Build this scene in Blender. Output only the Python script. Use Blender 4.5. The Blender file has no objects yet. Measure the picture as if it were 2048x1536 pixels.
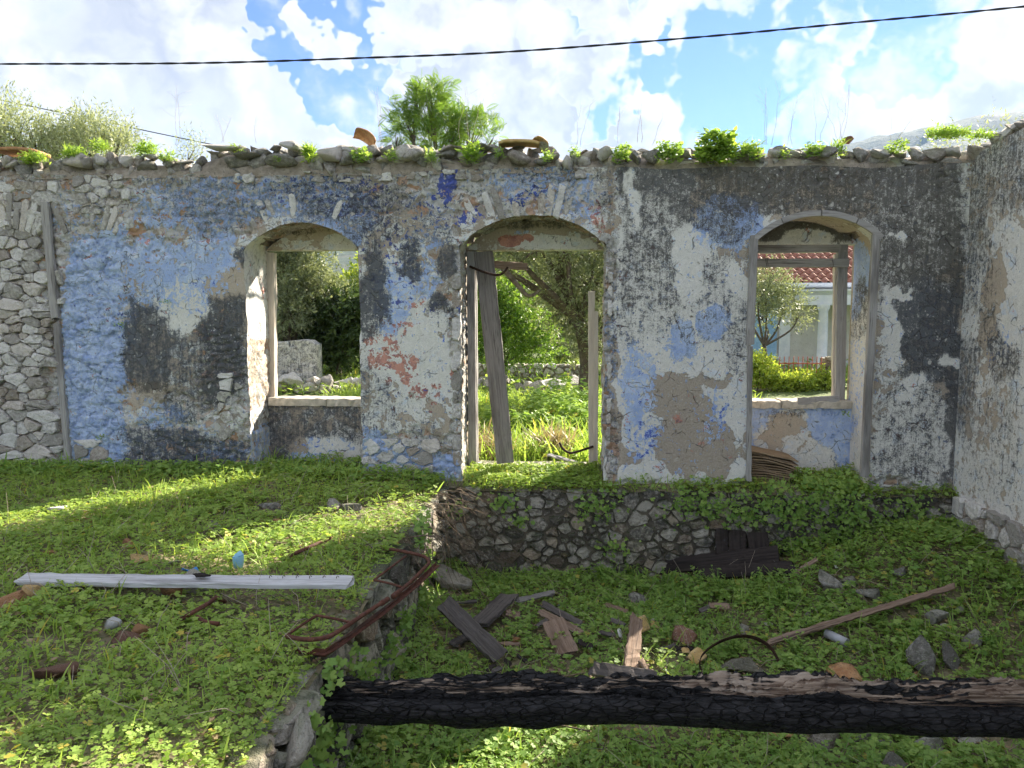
import bpy, bmesh, math, random
import numpy as np
from mathutils import Vector, Matrix

rng = np.random.default_rng(7)
random.seed(7)
scn = bpy.context.scene
COL = scn.collection
HAZE = 0.00013

# ------------------------------------------------------------------ camera
F = 1500.0                                  # focal length in pixels of a 2048 wide frame
YAW, PITCH = math.radians(3.8), math.radians(-5.5)
CAM = np.array([0.0, -7.94, 1.82])
cd = bpy.data.cameras.new('camera')
cd.sensor_width = 36.0
cd.lens = F / 2048 * 36.0
cd.clip_start = 0.05
cd.clip_end = 6000
cam = bpy.data.objects.new('camera', cd)
COL.objects.link(cam)
cam.location = CAM
cam.rotation_euler = (math.radians(90) + PITCH, 0, YAW)
scn.camera = cam

# ------------------------------------------------------------------ sun, exposure
SUN_EL = math.radians(29)
SUN_H = np.array([0.58, 0.815]); SUN_H /= np.linalg.norm(SUN_H)      # horizontal direction TOWARDS the sun
sd = bpy.data.lights.new('sun', 'SUN')
sd.energy = 4.6
sd.angle = math.radians(0.53)
sd.color = (1.0, 0.90, 0.76)
sun = bpy.data.objects.new('sun', sd)
COL.objects.link(sun)
to_sun = Vector((SUN_H[0] * math.cos(SUN_EL), SUN_H[1] * math.cos(SUN_EL), math.sin(SUN_EL)))
sun.rotation_euler = to_sun.to_track_quat('Z', 'Y').to_euler()
sun.location = (20, 25, 30)
vs = scn.view_settings
vs.view_transform = 'Standard'
vs.look = 'None'
vs.gamma = 1.0
vs.use_curve_mapping = False
vs.exposure = 2.12
scn.cycles.max_bounces = 5
scn.cycles.diffuse_bounces = 3
scn.cycles.glossy_bounces = 2
scn.cycles.transmission_bounces = 3
scn.cycles.use_denoising = True
scn.cycles.use_adaptive_sampling = True
scn.cycles.adaptive_threshold = 0.02

# ------------------------------------------------------------------ node helper
class NT:
    def __init__(s, nt):
        s.nt = nt
        for n in list(nt.nodes): nt.nodes.remove(n)
    def put(s, sock, v):
        if isinstance(v, bpy.types.NodeSocket): s.nt.links.new(v, sock)
        elif v is not None:
            if hasattr(sock, 'default_value'):
                dv = sock.default_value
                if hasattr(dv, '__len__') and not hasattr(v, '__len__'): v = [v] * len(dv)
                if hasattr(dv, '__len__') and len(dv) == 4 and len(v) == 3: v = (*v, 1)
                sock.default_value = v
    def n(s, typ, ins=None, **props):
        nd = s.nt.nodes.new(typ)
        for k, v in props.items(): setattr(nd, k, v)
        for k, v in (ins or {}).items(): s.put(nd.inputs[k], v)
        return nd
    def math(s, op, a, b=None, c=None, clamp=False):
        nd = s.n('ShaderNodeMath', operation=op, use_clamp=clamp)
        for i, v in enumerate((a, b, c)):
            if v is not None: s.put(nd.inputs[i], v)
        return nd.outputs[0]
    def vmath(s, op, a, b=None, scale=None):
        nd = s.n('ShaderNodeVectorMath', operation=op)
        s.put(nd.inputs[0], a)
        if b is not None: s.put(nd.inputs[1], b)
        if scale is not None: s.put(nd.inputs[3], scale)
        return nd.outputs['Value'] if op in ('DOT_PRODUCT', 'LENGTH', 'DISTANCE') else nd.outputs[0]
    def mix(s, f, a, b, blend='MIX'):
        nd = s.n('ShaderNodeMix', data_type='RGBA', blend_type=blend)
        s.put(nd.inputs[0], f); s.put(nd.inputs[6], a); s.put(nd.inputs[7], b)
        return nd.outputs[2]
    def fmix(s, f, a, b):
        nd = s.n('ShaderNodeMix', data_type='FLOAT')
        s.put(nd.inputs[0], f); s.put(nd.inputs[2], a); s.put(nd.inputs[3], b)
        return nd.outputs[0]
    def ss(s, v, lo, hi, a=0.0, b=1.0):
        nd = s.n('ShaderNodeMapRange', interpolation_type='SMOOTHSTEP')
        s.put(nd.inputs[0], v); s.put(nd.inputs[1], lo); s.put(nd.inputs[2], hi); s.put(nd.inputs[3], a); s.put(nd.inputs[4], b)
        return nd.outputs[0]
    def lin(s, v, lo, hi, a=0.0, b=1.0):
        nd = s.n('ShaderNodeMapRange')
        s.put(nd.inputs[0], v); s.put(nd.inputs[1], lo); s.put(nd.inputs[2], hi); s.put(nd.inputs[3], a); s.put(nd.inputs[4], b)
        return nd.outputs[0]
    def noise(s, vec, scale, detail=6, rough=0.6, dist=0.0, dim='3D'):
        nd = s.n('ShaderNodeTexNoise', noise_dimensions=dim, ins={'Vector': vec, 'Scale': scale, 'Detail': detail, 'Roughness': rough, 'Distortion': dist})
        return nd.outputs['Fac']
    def voro(s, vec, scale, feature='F1', rand=1.0):
        nd = s.n('ShaderNodeTexVoronoi', {'Vector': vec, 'Scale': scale, 'Randomness': rand}, feature=feature)
        return nd.outputs
    def scale(s, vec, sc):
        return s.vmath('MULTIPLY', vec, sc)

def lin(r, g, b):
    f = lambda c: (c / 255 / 12.92) if c / 255 <= 0.04045 else ((c / 255 + 0.055) / 1.055) ** 2.4
    return (f(r), f(g), f(b))

# ------------------------------------------------------------------ pixel rays (measuring tool)
def _rot():
    cy, sy, cp, sp = math.cos(YAW), math.sin(YAW), math.cos(math.pi / 2 + PITCH), math.sin(math.pi / 2 + PITCH)
    Rz = np.array([[cy, -sy, 0], [sy, cy, 0], [0, 0, 1]]); Rx = np.array([[1, 0, 0], [0, cp, -sp], [0, sp, cp]])
    return Rz @ Rx
RC = _rot()
def ray(px, py):
    return RC @ np.array([(px - 1024) / F, (768 - py) / F, -1.0])
def P(px, py, y=None, x=None, z=None):
    d = ray(px, py)
    if y is not None: t = (y - CAM[1]) / d[1]
    elif x is not None: t = (x - CAM[0]) / d[0]
    else: t = (z - CAM[2]) / d[2]
    return CAM + d * t
def project(X):
    q = (X - CAM) @ RC
    return 1024 - F * q[..., 0] / q[..., 2], 768 + F * q[..., 1] / q[..., 2]

# ------------------------------------------------------------------ sky
w = bpy.data.worlds.new('World')
scn.world = w
w.use_nodes = True
w.cycles.sampling_method = 'MANUAL'
w.cycles.sample_map_resolution = 512
N = NT(w.node_tree)
sky = N.n('ShaderNodeTexSky', sky_type='NISHITA', sun_disc=False)
sky.sun_elevation = SUN_EL
sky.sun_rotation = math.atan2(SUN_H[0], SUN_H[1])
sky.air_density = 1.0; sky.dust_density = 0.05; sky.ozone_density = 2.0
tc = N.n('ShaderNodeTexCoord').outputs['Generated']
dirn = N.vmath('NORMALIZE', tc)
sep = N.n('ShaderNodeSeparateXYZ', {0: dirn})
dz = N.math('MAXIMUM', sep.outputs[2], 0.0)
den = N.math('ADD', dz, 0.22)
pl = N.n('ShaderNodeCombineXYZ', {0: N.math('DIVIDE', sep.outputs[0], den), 1: N.math('DIVIDE', sep.outputs[1], den), 2: 0.0}).outputs[0]
warpn = N.n('ShaderNodeTexNoise', {'Vector': dirn, 'Scale': 9.0, 'Detail': 4, 'Roughness': 0.58}).outputs['Color']
wo_ = N.vmath('SUBTRACT', warpn, (0.5, 0.5, 0.5))
dirw = N.vmath('ADD', dirn, N.vmath('SCALE', wo_, scale=0.10))
dst = N.scale(dirw, (1.0, 1.0, 1.25))
n1 = N.noise(dst, 5.2, 7, 0.57)
n2 = N.noise(N.vmath('ADD', dst, (0.030, 0.0, 0.034)), 5.2, 4, 0.57)
# individual cumulus banks and gaps of this afternoon, as directions from the ground
bias = None
def bank(px, py, ang, amt):
    global bias
    d = ray(px, py); d = d / np.linalg.norm(d)
    t = N.vmath('DOT_PRODUCT', dirw, tuple(d))
    g = N.ss(t, math.cos(math.radians(ang)), math.cos(math.radians(ang * .2)), 0.0, amt)
    bias = g if bias is None else N.math('ADD', bias, g)
for a in [(420, 110, 26, .10), (1050, 170, 14, .10), (1300, 240, 8, .08),
          (1850, 130, 7.5, .20), (1640, 250, 8, .18), (1980, 250, 8, .16),
          (742, 150, 4.6, -.24), (1205, 60, 4.2, -.19),
          (960, 90, 7, .10), (1660, 50, 12, -.22), (1500, 165, 7.5, -.23), (1990, 30, 9, -.13)]:
    bank(*a)
cov = N.math('ADD', N.math('ADD', n1, bias), 0.125)
mask = N.ss(cov, 0.41, 0.68)
shade = N.ss(N.math('SUBTRACT', n1, n2), -0.08, 0.11)
thick = N.ss(cov, 0.55, 0.74)
base = N.mix(shade, (0.142, 0.151, 0.175), (0.252, 0.253, 0.258))
ccol = N.mix(thick, (0.250, 0.252, 0.258), base)
skyc = N.n('ShaderNodeVectorMath', operation='MULTIPLY')
N.put(skyc.inputs[0], sky.outputs[0]); skyc.inputs[1].default_value = (0.023, 0.029, 0.044)
ground_fade = N.ss(sep.outputs[2], -0.02, 0.05)
fin = N.mix(N.math('MULTIPLY', mask, ground_fade), skyc.outputs[0], ccol)
bg = N.n('ShaderNodeBackground', {'Color': fin, 'Strength': 1.0})
wo = N.n('ShaderNodeOutputWorld', {0: bg.outputs[0]})

# ------------------------------------------------------------------ numpy noise
def _h(ix, iy, seed):
    h = (ix.astype(np.int64) * 374761393 + iy.astype(np.int64) * 668265263 + seed * 974711) & 0xffffffff
    h = ((h ^ (h >> 13)) * 1274126177) & 0xffffffff
    h = h ^ (h >> 16)
    return h / 4294967296.0
def vnoise(x, y, seed=0):
    ix = np.floor(x); iy = np.floor(y)
    fx = x - ix; fy = y - iy
    fx = fx * fx * (3 - 2 * fx); fy = fy * fy * (3 - 2 * fy)
    a = _h(ix, iy, seed); b = _h(ix + 1, iy, seed); c = _h(ix, iy + 1, seed); d = _h(ix + 1, iy + 1, seed)
    return (a * (1 - fx) + b * fx) * (1 - fy) + (c * (1 - fx) + d * fx) * fy
def fbm(x, y, seed=0, octv=4, gain=0.5):
    x = np.asarray(x, float); y = np.asarray(y, float)
    s = 0; a = 1; t = 0
    for i in range(octv):
        s = s + a * vnoise(x * 2 ** i + 17.3 * i, y * 2 ** i - 9.1 * i, seed + i); t += a; a *= gain
    return s / t
def voronoi(x, y, seed=0):
    ix = np.floor(x); iy = np.floor(y)
    f1 = np.full(x.shape, 9.0); f2 = np.full(x.shape, 9.0); cid = np.zeros(x.shape)
    for dx in (-1, 0, 1):
        for dy in (-1, 0, 1):
            cx = ix + dx; cy = iy + dy
            qx = cx + 0.1 + 0.8 * _h(cx, cy, seed); qy = cy + 0.1 + 0.8 * _h(cx, cy, seed + 5)
            d = np.hypot(qx - x, qy - y)
            new = d < f1
            f2 = np.where(new, f1, np.minimum(f2, d))
            cid = np.where(new, _h(cx, cy, seed + 9), cid)
            f1 = np.where(new, d, f1)
    return f1, f2, cid
def sstep(v, a, b):
    t = np.clip((v - a) / (b - a), 0, 1)
    return t * t * (3 - 2 * t)

# ------------------------------------------------------------------ mesh helpers
def mesh_np(name, V, Fc, smooth=False):
    """V (n,3); Fc (m,k) all faces of one size"""
    V = np.asarray(V, np.float32); Fc = np.asarray(Fc, np.int32)
    me = bpy.data.meshes.new(name)
    k = Fc.shape[1]
    me.vertices.add(len(V)); me.vertices.foreach_set('co', V.ravel())
    me.loops.add(Fc.size); me.loops.foreach_set('vertex_index', Fc.ravel())
    me.polygons.add(len(Fc))
    me.polygons.foreach_set('loop_start', np.arange(0, Fc.size, k, dtype=np.int32))
    me.polygons.foreach_set('loop_total', np.full(len(Fc), k, np.int32))
    me.update(calc_edges=True)
    if smooth: me.polygons.foreach_set('use_smooth', np.ones(len(Fc), bool))
    return me
def mesh_py(name, V, Fc, smooth=False):
    me = bpy.data.meshes.new(name)
    me.from_pydata([tuple(map(float, v)) for v in V], [], [tuple(int(i) for i in f) for f in Fc])
    me.update()
    if smooth:
        me.polygons.foreach_set('use_smooth', np.ones(len(me.polygons), bool))
    return me
def fattr(me, name, arr):
    at = me.attributes.new(name, 'FLOAT', 'POINT')
    at.data.foreach_set('value', np.asarray(arr, np.float32).ravel())
def cattr(me, name, arr):
    at = me.attributes.new(name, 'FLOAT_COLOR', 'POINT')
    at.data.foreach_set('color', np.asarray(arr, np.float32).ravel())
def obj(name, me, mat=None, parent=None, **props):
    o = bpy.data.objects.new(name, me)
    COL.objects.link(o)
    if mat is not None and me is not None and hasattr(me, 'materials') and len(me.materials) == 0: me.materials.append(mat)
    if parent is not None: o.parent = parent
    for k, v in props.items(): o[k] = v
    return o
def thing(name, label, cat, loc=(0, 0, 0), group=None):
    o = bpy.data.objects.new(name, None)
    COL.objects.link(o)
    o.location = loc
    o['label'] = label; o['category'] = cat; o['kind'] = 'thing'
    if group: o['group'] = group
    o.empty_display_size = 0.2
    return o
def tag(o, label, cat, group=None):
    o['kind'] = 'thing'
    o['label'] = label; o['category'] = cat
    if group: o['group'] = group
    return o
def grid_faces(nu, nv):
    i = np.arange(nu - 1)[:, None] * nv + np.arange(nv - 1)[None, :]
    return np.stack([i, i + nv, i + nv + 1, i + 1], -1).reshape(-1, 4)
def box_vf(x0, x1, y0, y1, z0, z1):
    V = [(x0, y0, z0), (x1, y0, z0), (x1, y1, z0), (x0, y1, z0), (x0, y0, z1), (x1, y0, z1), (x1, y1, z1), (x0, y1, z1)]
    Q = [(0, 3, 2, 1), (4, 5, 6, 7), (0, 1, 5, 4), (1, 2, 6, 5), (2, 3, 7, 6), (3, 0, 4, 7)]
    return V, Q
def boxes_mesh(name, bl):
    V = []; Q = []
    for b in bl:
        v, q = box_vf(*b); n = len(V)
        V += v; Q += [tuple(i + n for i in f) for f in q]
    return mesh_py(name, V, Q)
def tube(name, pts, radii, seg=8, smooth=True, caps=True):
    pts = np.asarray(pts, float); n = len(pts)
    radii = np.broadcast_to(np.asarray(radii, float), (n,))
    T = np.gradient(pts, axis=0); T /= np.linalg.norm(T, axis=1)[:, None] + 1e-9
    up = np.array([0.03, 0.02, 1.0])
    if abs(T[0] @ up) > 0.9: up = np.array([1.0, 0.1, 0.05])
    V = []
    b = up
    for i in range(n):
        a = np.cross(T[i], b); a /= np.linalg.norm(a) + 1e-9
        b = np.cross(a, T[i])
        th = np.linspace(0, 2 * math.pi, seg, endpoint=False)
        V.append(pts[i] + radii[i] * (np.cos(th)[:, None] * a + np.sin(th)[:, None] * b))
    V = np.concatenate(V)
    Q = []
    for i in range(n - 1):
        for j in range(seg):
            k = (j + 1) % seg
            Q.append((i * seg + j, i * seg + k, (i + 1) * seg + k, (i + 1) * seg + j))
    if caps:
        Q.append(tuple(range(seg - 1, -1, -1))); Q.append(tuple((n - 1) * seg + j for j in range(seg)))
    return V, Q
def tubes_mesh(name, lst, smooth=True):
    V = []; Q = []
    for pts, r, seg in lst:
        v, q = tube(name, pts, r, seg); n = len(V)
        V += list(v); Q += [tuple(i + n for i in f) for f in q]
    return mesh_py(name, V, Q, smooth)
def smooth_path(pts, n=8):
    pts = np.asarray(pts, float); out = []
    for i in range(len(pts) - 1):
        p0 = pts[max(i - 1, 0)]; p1 = pts[i]; p2 = pts[i + 1]; p3 = pts[min(i + 2, len(pts) - 1)]
        for t in np.linspace(0, 1, n, endpoint=False):
            out.append(0.5 * ((2 * p1) + (-p0 + p2) * t + (2 * p0 - 5 * p1 + 4 * p2 - p3) * t * t + (-p0 + 3 * p1 - 3 * p2 + p3) * t ** 3))
    out.append(pts[-1])
    return np.array(out)

# ------------------------------------------------------------------ materials
def new_mat(name):
    m = bpy.data.materials.new(name); m.use_nodes = True
    return m, NT(m.node_tree)
def finish(N, col, rough=0.9, bump=None, bump_d=0.01, strength=1.0, metallic=0.0, spec=0.3, normal=None):
    b = N.n('ShaderNodeBsdfPrincipled', {'Base Color': col, 'Roughness': rough, 'Metallic': metallic, 'Specular IOR Level': spec})
    if bump is not None:
        bn = N.n('ShaderNodeBump', {'Height': bump, 'Distance': bump_d, 'Strength': strength})
        N.put(b.inputs['Normal'], bn.outputs[0])
    N.n('ShaderNodeOutputMaterial', {0: b.outputs[0]})
    return b
def objcoord(N):
    return N.n('ShaderNodeTexCoord').outputs['Object']
def wpos(N):
    return N.n('ShaderNodeNewGeometry').outputs['Position']
def orand(N):
    return N.n('ShaderNodeObjectInfo').outputs['Random']

def make_wall_mat():
    m, N = new_mat('peeling_plaster')
    p = wpos(N)
    A = N.n('ShaderNodeAttribute', attribute_name='pa'); B = N.n('ShaderNodeAttribute', attribute_name='pb')
    sa = N.n('ShaderNodeSeparateColor', {0: A.outputs['Color']}); sb = N.n('ShaderNodeSeparateColor', {0: B.outputs['Color']})
    aW, aB, aK = sa.outputs; aP = A.outputs['Alpha']
    aR, aD, aT = sb.outputs; aS = B.outputs['Alpha']
    # warped coordinates make flaky lobed edges
    wv = N.n('ShaderNodeTexNoise', {'Vector': p, 'Scale': 7.0, 'Detail': 2}).outputs['Color']
    pw = N.vmath('ADD', p, N.vmath('SCALE', N.vmath('SUBTRACT', wv, (.5, .5, .5)), scale=0.10))
    e1 = N.noise(pw, 8, 5, 0.62); e2 = N.noise(pw, 21, 4, 0.6); e3 = N.noise(p, 64, 3, 0.65); e4 = N.noise(p, 170, 1, 0.6)
    c = lambda n, k: N.math('MULTIPLY', N.math('SUBTRACT', n, 0.5), k)
    add = lambda *a: a[0] if len(a) == 1 else N.math('ADD', a[0], add(*a[1:]))
    streak = N.noise(N.scale(p, (34, 34, 3.0)), 1.0, 3, 0.6)
    mW = N.ss(add(aW, c(e1, 1.5), c(e3, .35)), .485, .525)
    mB = N.ss(add(aB, c(e2, 1.5), c(e3, .5), c(streak, .4)), .47, .56)
    mP = N.ss(add(aP, c(e1, .9), c(e2, .9), c(e3, .2)), .48, .52)
    mR = N.ss(add(aR, c(e1, 2.0), c(e2, 1.3), c(e3, .5)), .49, .55)
    mD = N.ss(add(aD, c(e2, 1.9), c(e3, .6)), .49, .55)
    fine = add(c(e3, 1.6), c(e4, 1.0), c(e2, .9), c(streak, .55))
    soft = add(c(e3, .9), c(e2, 1.0), c(e1, .8), c(streak, .6), c(e4, .6))
    mK = N.ss(N.math('ADD', aK, soft), .28, .80)
    # colours
    st = N.voro(N.scale(pw, (8, 8, 13)), 1.0)
    stone = N.mix(N.ss(e2, .3, .7), (0.30, 0.255, 0.20), (0.50, 0.47, 0.42))
    sv = N.n('ShaderNodeSeparateColor', {0: st['Color']})
    stone = N.mix(N.ss(sv.outputs[0], .35, .6), stone, N.mix(e3, (0.42, 0.42, 0.42), (0.64, 0.62, 0.58)))
    stone = N.mix(N.math('MULTIPLY', N.ss(sv.outputs[1], .78, .86), .7), stone, (0.48, 0.27, 0.15))
    tan = N.mix(N.ss(e3, .3, .7), (0.32, 0.28, 0.23), (0.46, 0.40, 0.34))
    tan = N.mix(aT, tan, N.mix(e3, (0.48, 0.40, 0.31), (0.60, 0.52, 0.42)))
    white = N.mix(N.ss(e2, .3, .75), (0.70, 0.69, 0.65), (0.84, 0.82, 0.77))
    white = N.mix(N.ss(e1, .54, .68), white, (0.66, 0.72, 0.79))
    white = N.mix(N.math('MULTIPLY', N.ss(e3, .58, .72), .5), white, (0.42, 0.40, 0.36))
    blue = N.mix(N.ss(e1, .35, .65), (0.33, 0.45, 0.75), (0.54, 0.65, 0.85))
    blue = N.mix(N.ss(e3, .52, .74), blue, (0.58, 0.64, 0.74))
    col = N.mix(mP, stone, tan)
    col = N.mix(N.math('MULTIPLY', mW, N.fmix(mP, .45, 1.0)), col, white)
    col = N.mix(mB, col, N.mix(N.math('MULTIPLY', N.ss(e4, .5, .7), .35), blue, (0.70, 0.74, 0.80)))
    red = N.mix(N.ss(e1, .4, .6), (0.36, 0.13, 0.11), N.mix(e2, (0.56, 0.20, 0.12), (0.68, 0.36, 0.29)))
    col = N.mix(N.math('MULTIPLY', mR, .9), col, red)
    deep = N.mix(e2, (0.035, 0.06, 0.38), (0.10, 0.16, 0.56))
    col = N.mix(N.math('MULTIPLY', mD, .92), col, deep)
    dark = N.mix(aT, N.mix(e3, (0.048, 0.054, 0.066), (0.120, 0.130, 0.150)), N.mix(e3, (0.060, 0.054, 0.044), (0.165, 0.150, 0.122)))
    col = N.mix(N.math('MULTIPLY', mK, .93), col, dark)
    # pale chips and lichen dots on the dark film
    for sc_, lo, am in ((13, .55, .75), (31, .52, .60)):
        lv = N.voro(pw, sc_, 'F1')
        cr = N.n('ShaderNodeSeparateColor', {0: lv['Color']}).outputs[0]
        rad = N.math('MULTIPLY', N.math('SUBTRACT', cr, .52), .8)
        dots = N.math('MULTIPLY', N.ss(N.math('SUBTRACT', rad, lv['Distance']), -.02, .05), N.ss(e1, lo - .06, lo + .06))
        col = N.mix(N.math('MULTIPLY', dots, am), col, N.mix(cr, (0.50, 0.52, 0.55), (0.68, 0.66, 0.60)))
    # fine dirt
    col = N.mix(N.ss(e4, .60, .75, 0, .38), col, (0.09, 0.085, 0.075))
    crack = N.voro(pw, 5.5, 'DISTANCE_TO_EDGE')
    ck = N.math('MULTIPLY', N.ss(crack['Distance'], .018, .006), N.ss(e1, .50, .60))
    col = N.mix(N.math('MULTIPLY', ck, .65), col, (0.08, 0.07, 0.06))
    h = add(N.math('MULTIPLY', mP, 1.2), N.math('MULTIPLY', mW, .45), N.math('MULTIPLY', mB, .15), N.math('MULTIPLY', e3, .55), N.math('MULTIPLY', e2, N.fmix(mP, 2.6, .35)), N.math('MULTIPLY', ck, -.8))
    finish(N, col, 0.93, h, 0.014, 1.0, spec=.15)
    return m
M_WALL = make_wall_mat()

def make_stone_mat(name, dark=(0.20, 0.185, 0.165), pale=(0.56, 0.53, 0.48), lich=0.35, warm=0.3, moss=0.0):
    m, N = new_mat(name)
    p = wpos(N); r = orand(N)
    a = N.noise(p, 6, 3, .6); b = N.noise(p, 26, 5, .65); c = N.noise(p, 110, 2, .6)
    col = N.mix(N.ss(N.math('ADD', b, N.math('MULTIPLY', N.math('SUBTRACT', r, .5), .5)), .28, .68), dark, pale)
    col = N.mix(N.math('MULTIPLY', N.ss(N.math('FRACT', N.math('MULTIPLY', r, 7.31)), .55, .95), warm), col, (0.46, 0.30, 0.17))
    col = N.mix(N.math('MULTIPLY', N.ss(a, .52, .66), lich), col, (0.085, 0.083, 0.078))
    col = N.mix(N.math('MULTIPLY', N.ss(c, .58, .70), .55), col, (0.10, 0.095, 0.085))
    col = N.mix(N.math('MULTIPLY', N.ss(N.math('SUBTRACT', 1.0, c), .60, .70), .4), col, (0.66, 0.65, 0.62))
    if moss:
        nz = N.n('ShaderNodeSeparateXYZ', {0: N.n('ShaderNodeNewGeometry').outputs['Normal']}).outputs[2]
        col = N.mix(N.math('MULTIPLY', N.ss(N.math('ADD', N.math('MULTIPLY', nz, .5), a), .62, .9), moss), col, (0.07, 0.10, 0.025))
    h = N.math('ADD', N.math('MULTIPLY', b, 1.0), N.math('MULTIPLY', c, .35))
    finish(N, col, 0.94, h, 0.028, 1.0, spec=.12)
    return m
M_STONE = make_stone_mat('limestone', (0.38, 0.355, 0.32), (0.78, 0.755, 0.71), .20, .22)
M_COPE = make_stone_mat('coping_limestone', (0.25, 0.235, 0.215), (0.60, 0.57, 0.53), .30, .18, .2)
M_FOUND = make_stone_mat('damp_limestone', (0.12, 0.11, 0.095), (0.48, 0.45, 0.39), .8, .30, .45)
M_ROCK = make_stone_mat('rubble_stone', (0.18, 0.17, 0.155), (0.46, 0.44, 0.40), .45, .12, .25)

def simple_noise_mat(name, c0, c1, scale=20, rough=.9, bd=.01, c2=None, metallic=0, spec=.2):
    m, N = new_mat(name)
    p = objcoord(N)
    a = N.noise(p, scale, 5, .62); b = N.noise(p, scale * 4, 2, .6)
    col = N.mix(N.ss(a, .3, .7), c0, c1)
    if c2: col = N.mix(N.ss(b, .55, .68), col, c2)
    finish(N, col, rough, N.math('ADD', a, N.math('MULTIPLY', b, .4)), bd, 1.0, metallic, spec)
    return m
M_MORTAR = simple_noise_mat('lime_mortar', (0.25, 0.21, 0.165), (0.42, 0.365, 0.30), 14, c2=(0.15, 0.13, 0.105))
M_DAMPMORTAR = simple_noise_mat('damp_mortar', (0.075, 0.068, 0.054), (0.20, 0.175, 0.14), 9, c2=(0.05, 0.07, 0.025))
M_SOIL = simple_noise_mat('soil', (0.14, 0.12, 0.075), (0.25, 0.21, 0.13), 7, c2=(0.05, 0.085, 0.02), bd=.03)
M_SILL = simple_noise_mat('sill_stone', (0.44, 0.40, 0.33), (0.64, 0.58, 0.49), 18)
M_TILE = simple_noise_mat('clay_tile', (0.36, 0.17, 0.08), (0.55, 0.33, 0.17), 16, c2=(0.22, 0.15, 0.10))
M_YTILE = simple_noise_mat('ochre_tile', (0.50, 0.33, 0.12), (0.66, 0.48, 0.24), 14, c2=(0.33, 0.24, 0.14))
M_BTILE = simple_noise_mat('brown_tile', (0.17, 0.085, 0.055), (0.26, 0.15, 0.105), 20, c2=(0.36, 0.30, 0.26))
M_RUST = simple_noise_mat('rusty_iron', (0.065, 0.022, 0.014), (0.15, 0.06, 0.036), 30, rough=.8, bd=.004, c2=(0.05, 0.022, 0.016), spec=.35)
M_DARKRUST = simple_noise_mat('dark_iron', (0.028, 0.018, 0.014), (0.075, 0.04, 0.028), 30, rough=.8, bd=.004)
M_WHITE = simple_noise_mat('chalky_white', (0.62, 0.62, 0.60), (0.80, 0.80, 0.78), 20)

def make_wood(name, c0, c1, dark, rough=.85, nails=False, streak=1.0):
    m, N = new_mat(name)
    p = objcoord(N); r = orand(N)
    q = N.vmath('ADD', p, N.n('ShaderNodeCombineXYZ', {0: N.math('MULTIPLY', r, 31.0), 1: N.math('MULTIPLY', r, 13.0), 2: 0.0}).outputs[0])
    g = N.noise(N.scale(q, (1.6, 42, 42)), 1.0, 4, .62, .25)
    g2 = N.noise(N.scale(q, (5, 150, 150)), 1.0, 2, .6)
    big = N.noise(N.scale(q, (1.0, 5, 5)), 1.0, 3, .6)
    col = N.mix(N.ss(g, .3, .7), c0, c1)
    col = N.mix(N.math('MULTIPLY', N.ss(g, .56, .68), .75 * streak), col, dark)
    col = N.mix(N.math('MULTIPLY', N.ss(big, .52, .68), .5), col, dark)
    col = N.mix(N.math('MULTIPLY', N.ss(g2, .58, .70), .5), col, dark)
    h = N.math('ADD', g, N.math('MULTIPLY', g2, .4))
    finish(N, col, rough, h, 0.006, 1.0, spec=.2)
    return m
M_GREYWOOD = make_wood('weathered_grey_wood', (0.30, 0.285, 0.27), (0.46, 0.44, 0.42), (0.07, 0.06, 0.055))
M_DOORWOOD = make_wood('grey_brown_plank', (0.20, 0.18, 0.165), (0.33, 0.305, 0.28), (0.05, 0.042, 0.036))
M_PALEWOOD = make_wood('bleached_plank', (0.44, 0.44, 0.44), (0.64, 0.64, 0.65), (0.16, 0.15, 0.14), streak=.9)
M_BROWNWOOD = make_wood('brown_weathered_wood', (0.20, 0.135, 0.095), (0.34, 0.25, 0.19), (0.05, 0.035, 0.025))
M_DARKWOOD = make_wood('dark_rotting_wood', (0.085, 0.075, 0.07), (0.17, 0.15, 0.14), (0.02, 0.017, 0.015))
M_CHARRED = make_wood('charred_board', (0.022, 0.018, 0.017), (0.065, 0.052, 0.047), (0.008, 0.007, 0.007))
M_CARD = make_wood('warped_brown_sheet', (0.24, 0.17, 0.105), (0.38, 0.28, 0.18), (0.09, 0.062, 0.04))

def make_leaf(name, ca, cb, cy=None, trans=0.35, rough=.55, spec=.3):
    m, N = new_mat(name)
    t = N.n('ShaderNodeAttribute', attribute_name='tint').outputs['Fac']
    col = N.mix(t, ca, cb)
    if cy: col = N.mix(N.ss(t, .90, .97), col, cy)
    d = N.n('ShaderNodeBsdfPrincipled', {'Base Color': col, 'Roughness': rough, 'Specular IOR Level': spec})
    tr = N.n('ShaderNodeBsdfTranslucent', {'Color': N.mix(.5, col, N.vmath('MULTIPLY', col, (1.6, 1.5, .5)))})
    mx = N.n('ShaderNodeMixShader', {0: trans, 1: d.outputs[0], 2: tr.outputs[0]})
    N.n('ShaderNodeOutputMaterial', {0: mx.outputs[0]})
    return m
M_CLOVER = make_leaf('clover_leaf', (0.21, 0.35, 0.065), (0.46, 0.58, 0.14), (0.58, 0.49, 0.10), .45)
M_WEED = make_leaf('weed_leaf', (0.18, 0.33, 0.075), (0.42, 0.56, 0.15), (0.50, 0.45, 0.11), .44)
M_GRASS = make_leaf('grass_blade', (0.20, 0.36, 0.06), (0.40, 0.54, 0.12), (0.58, 0.50, 0.20), .45)
M_DRY = make_leaf('dry_stalk', (0.30, 0.24, 0.14), (0.52, 0.44, 0.28), None, .2)
M_OLIVE = make_leaf('olive_leaf', (0.11, 0.145, 0.07), (0.40, 0.45, 0.29), None, .30, .5)
M_OLIVEPALE = make_leaf('pale_olive_leaf', (0.20, 0.25, 0.13), (0.52, 0.57, 0.40), None, .35, .5)
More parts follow.
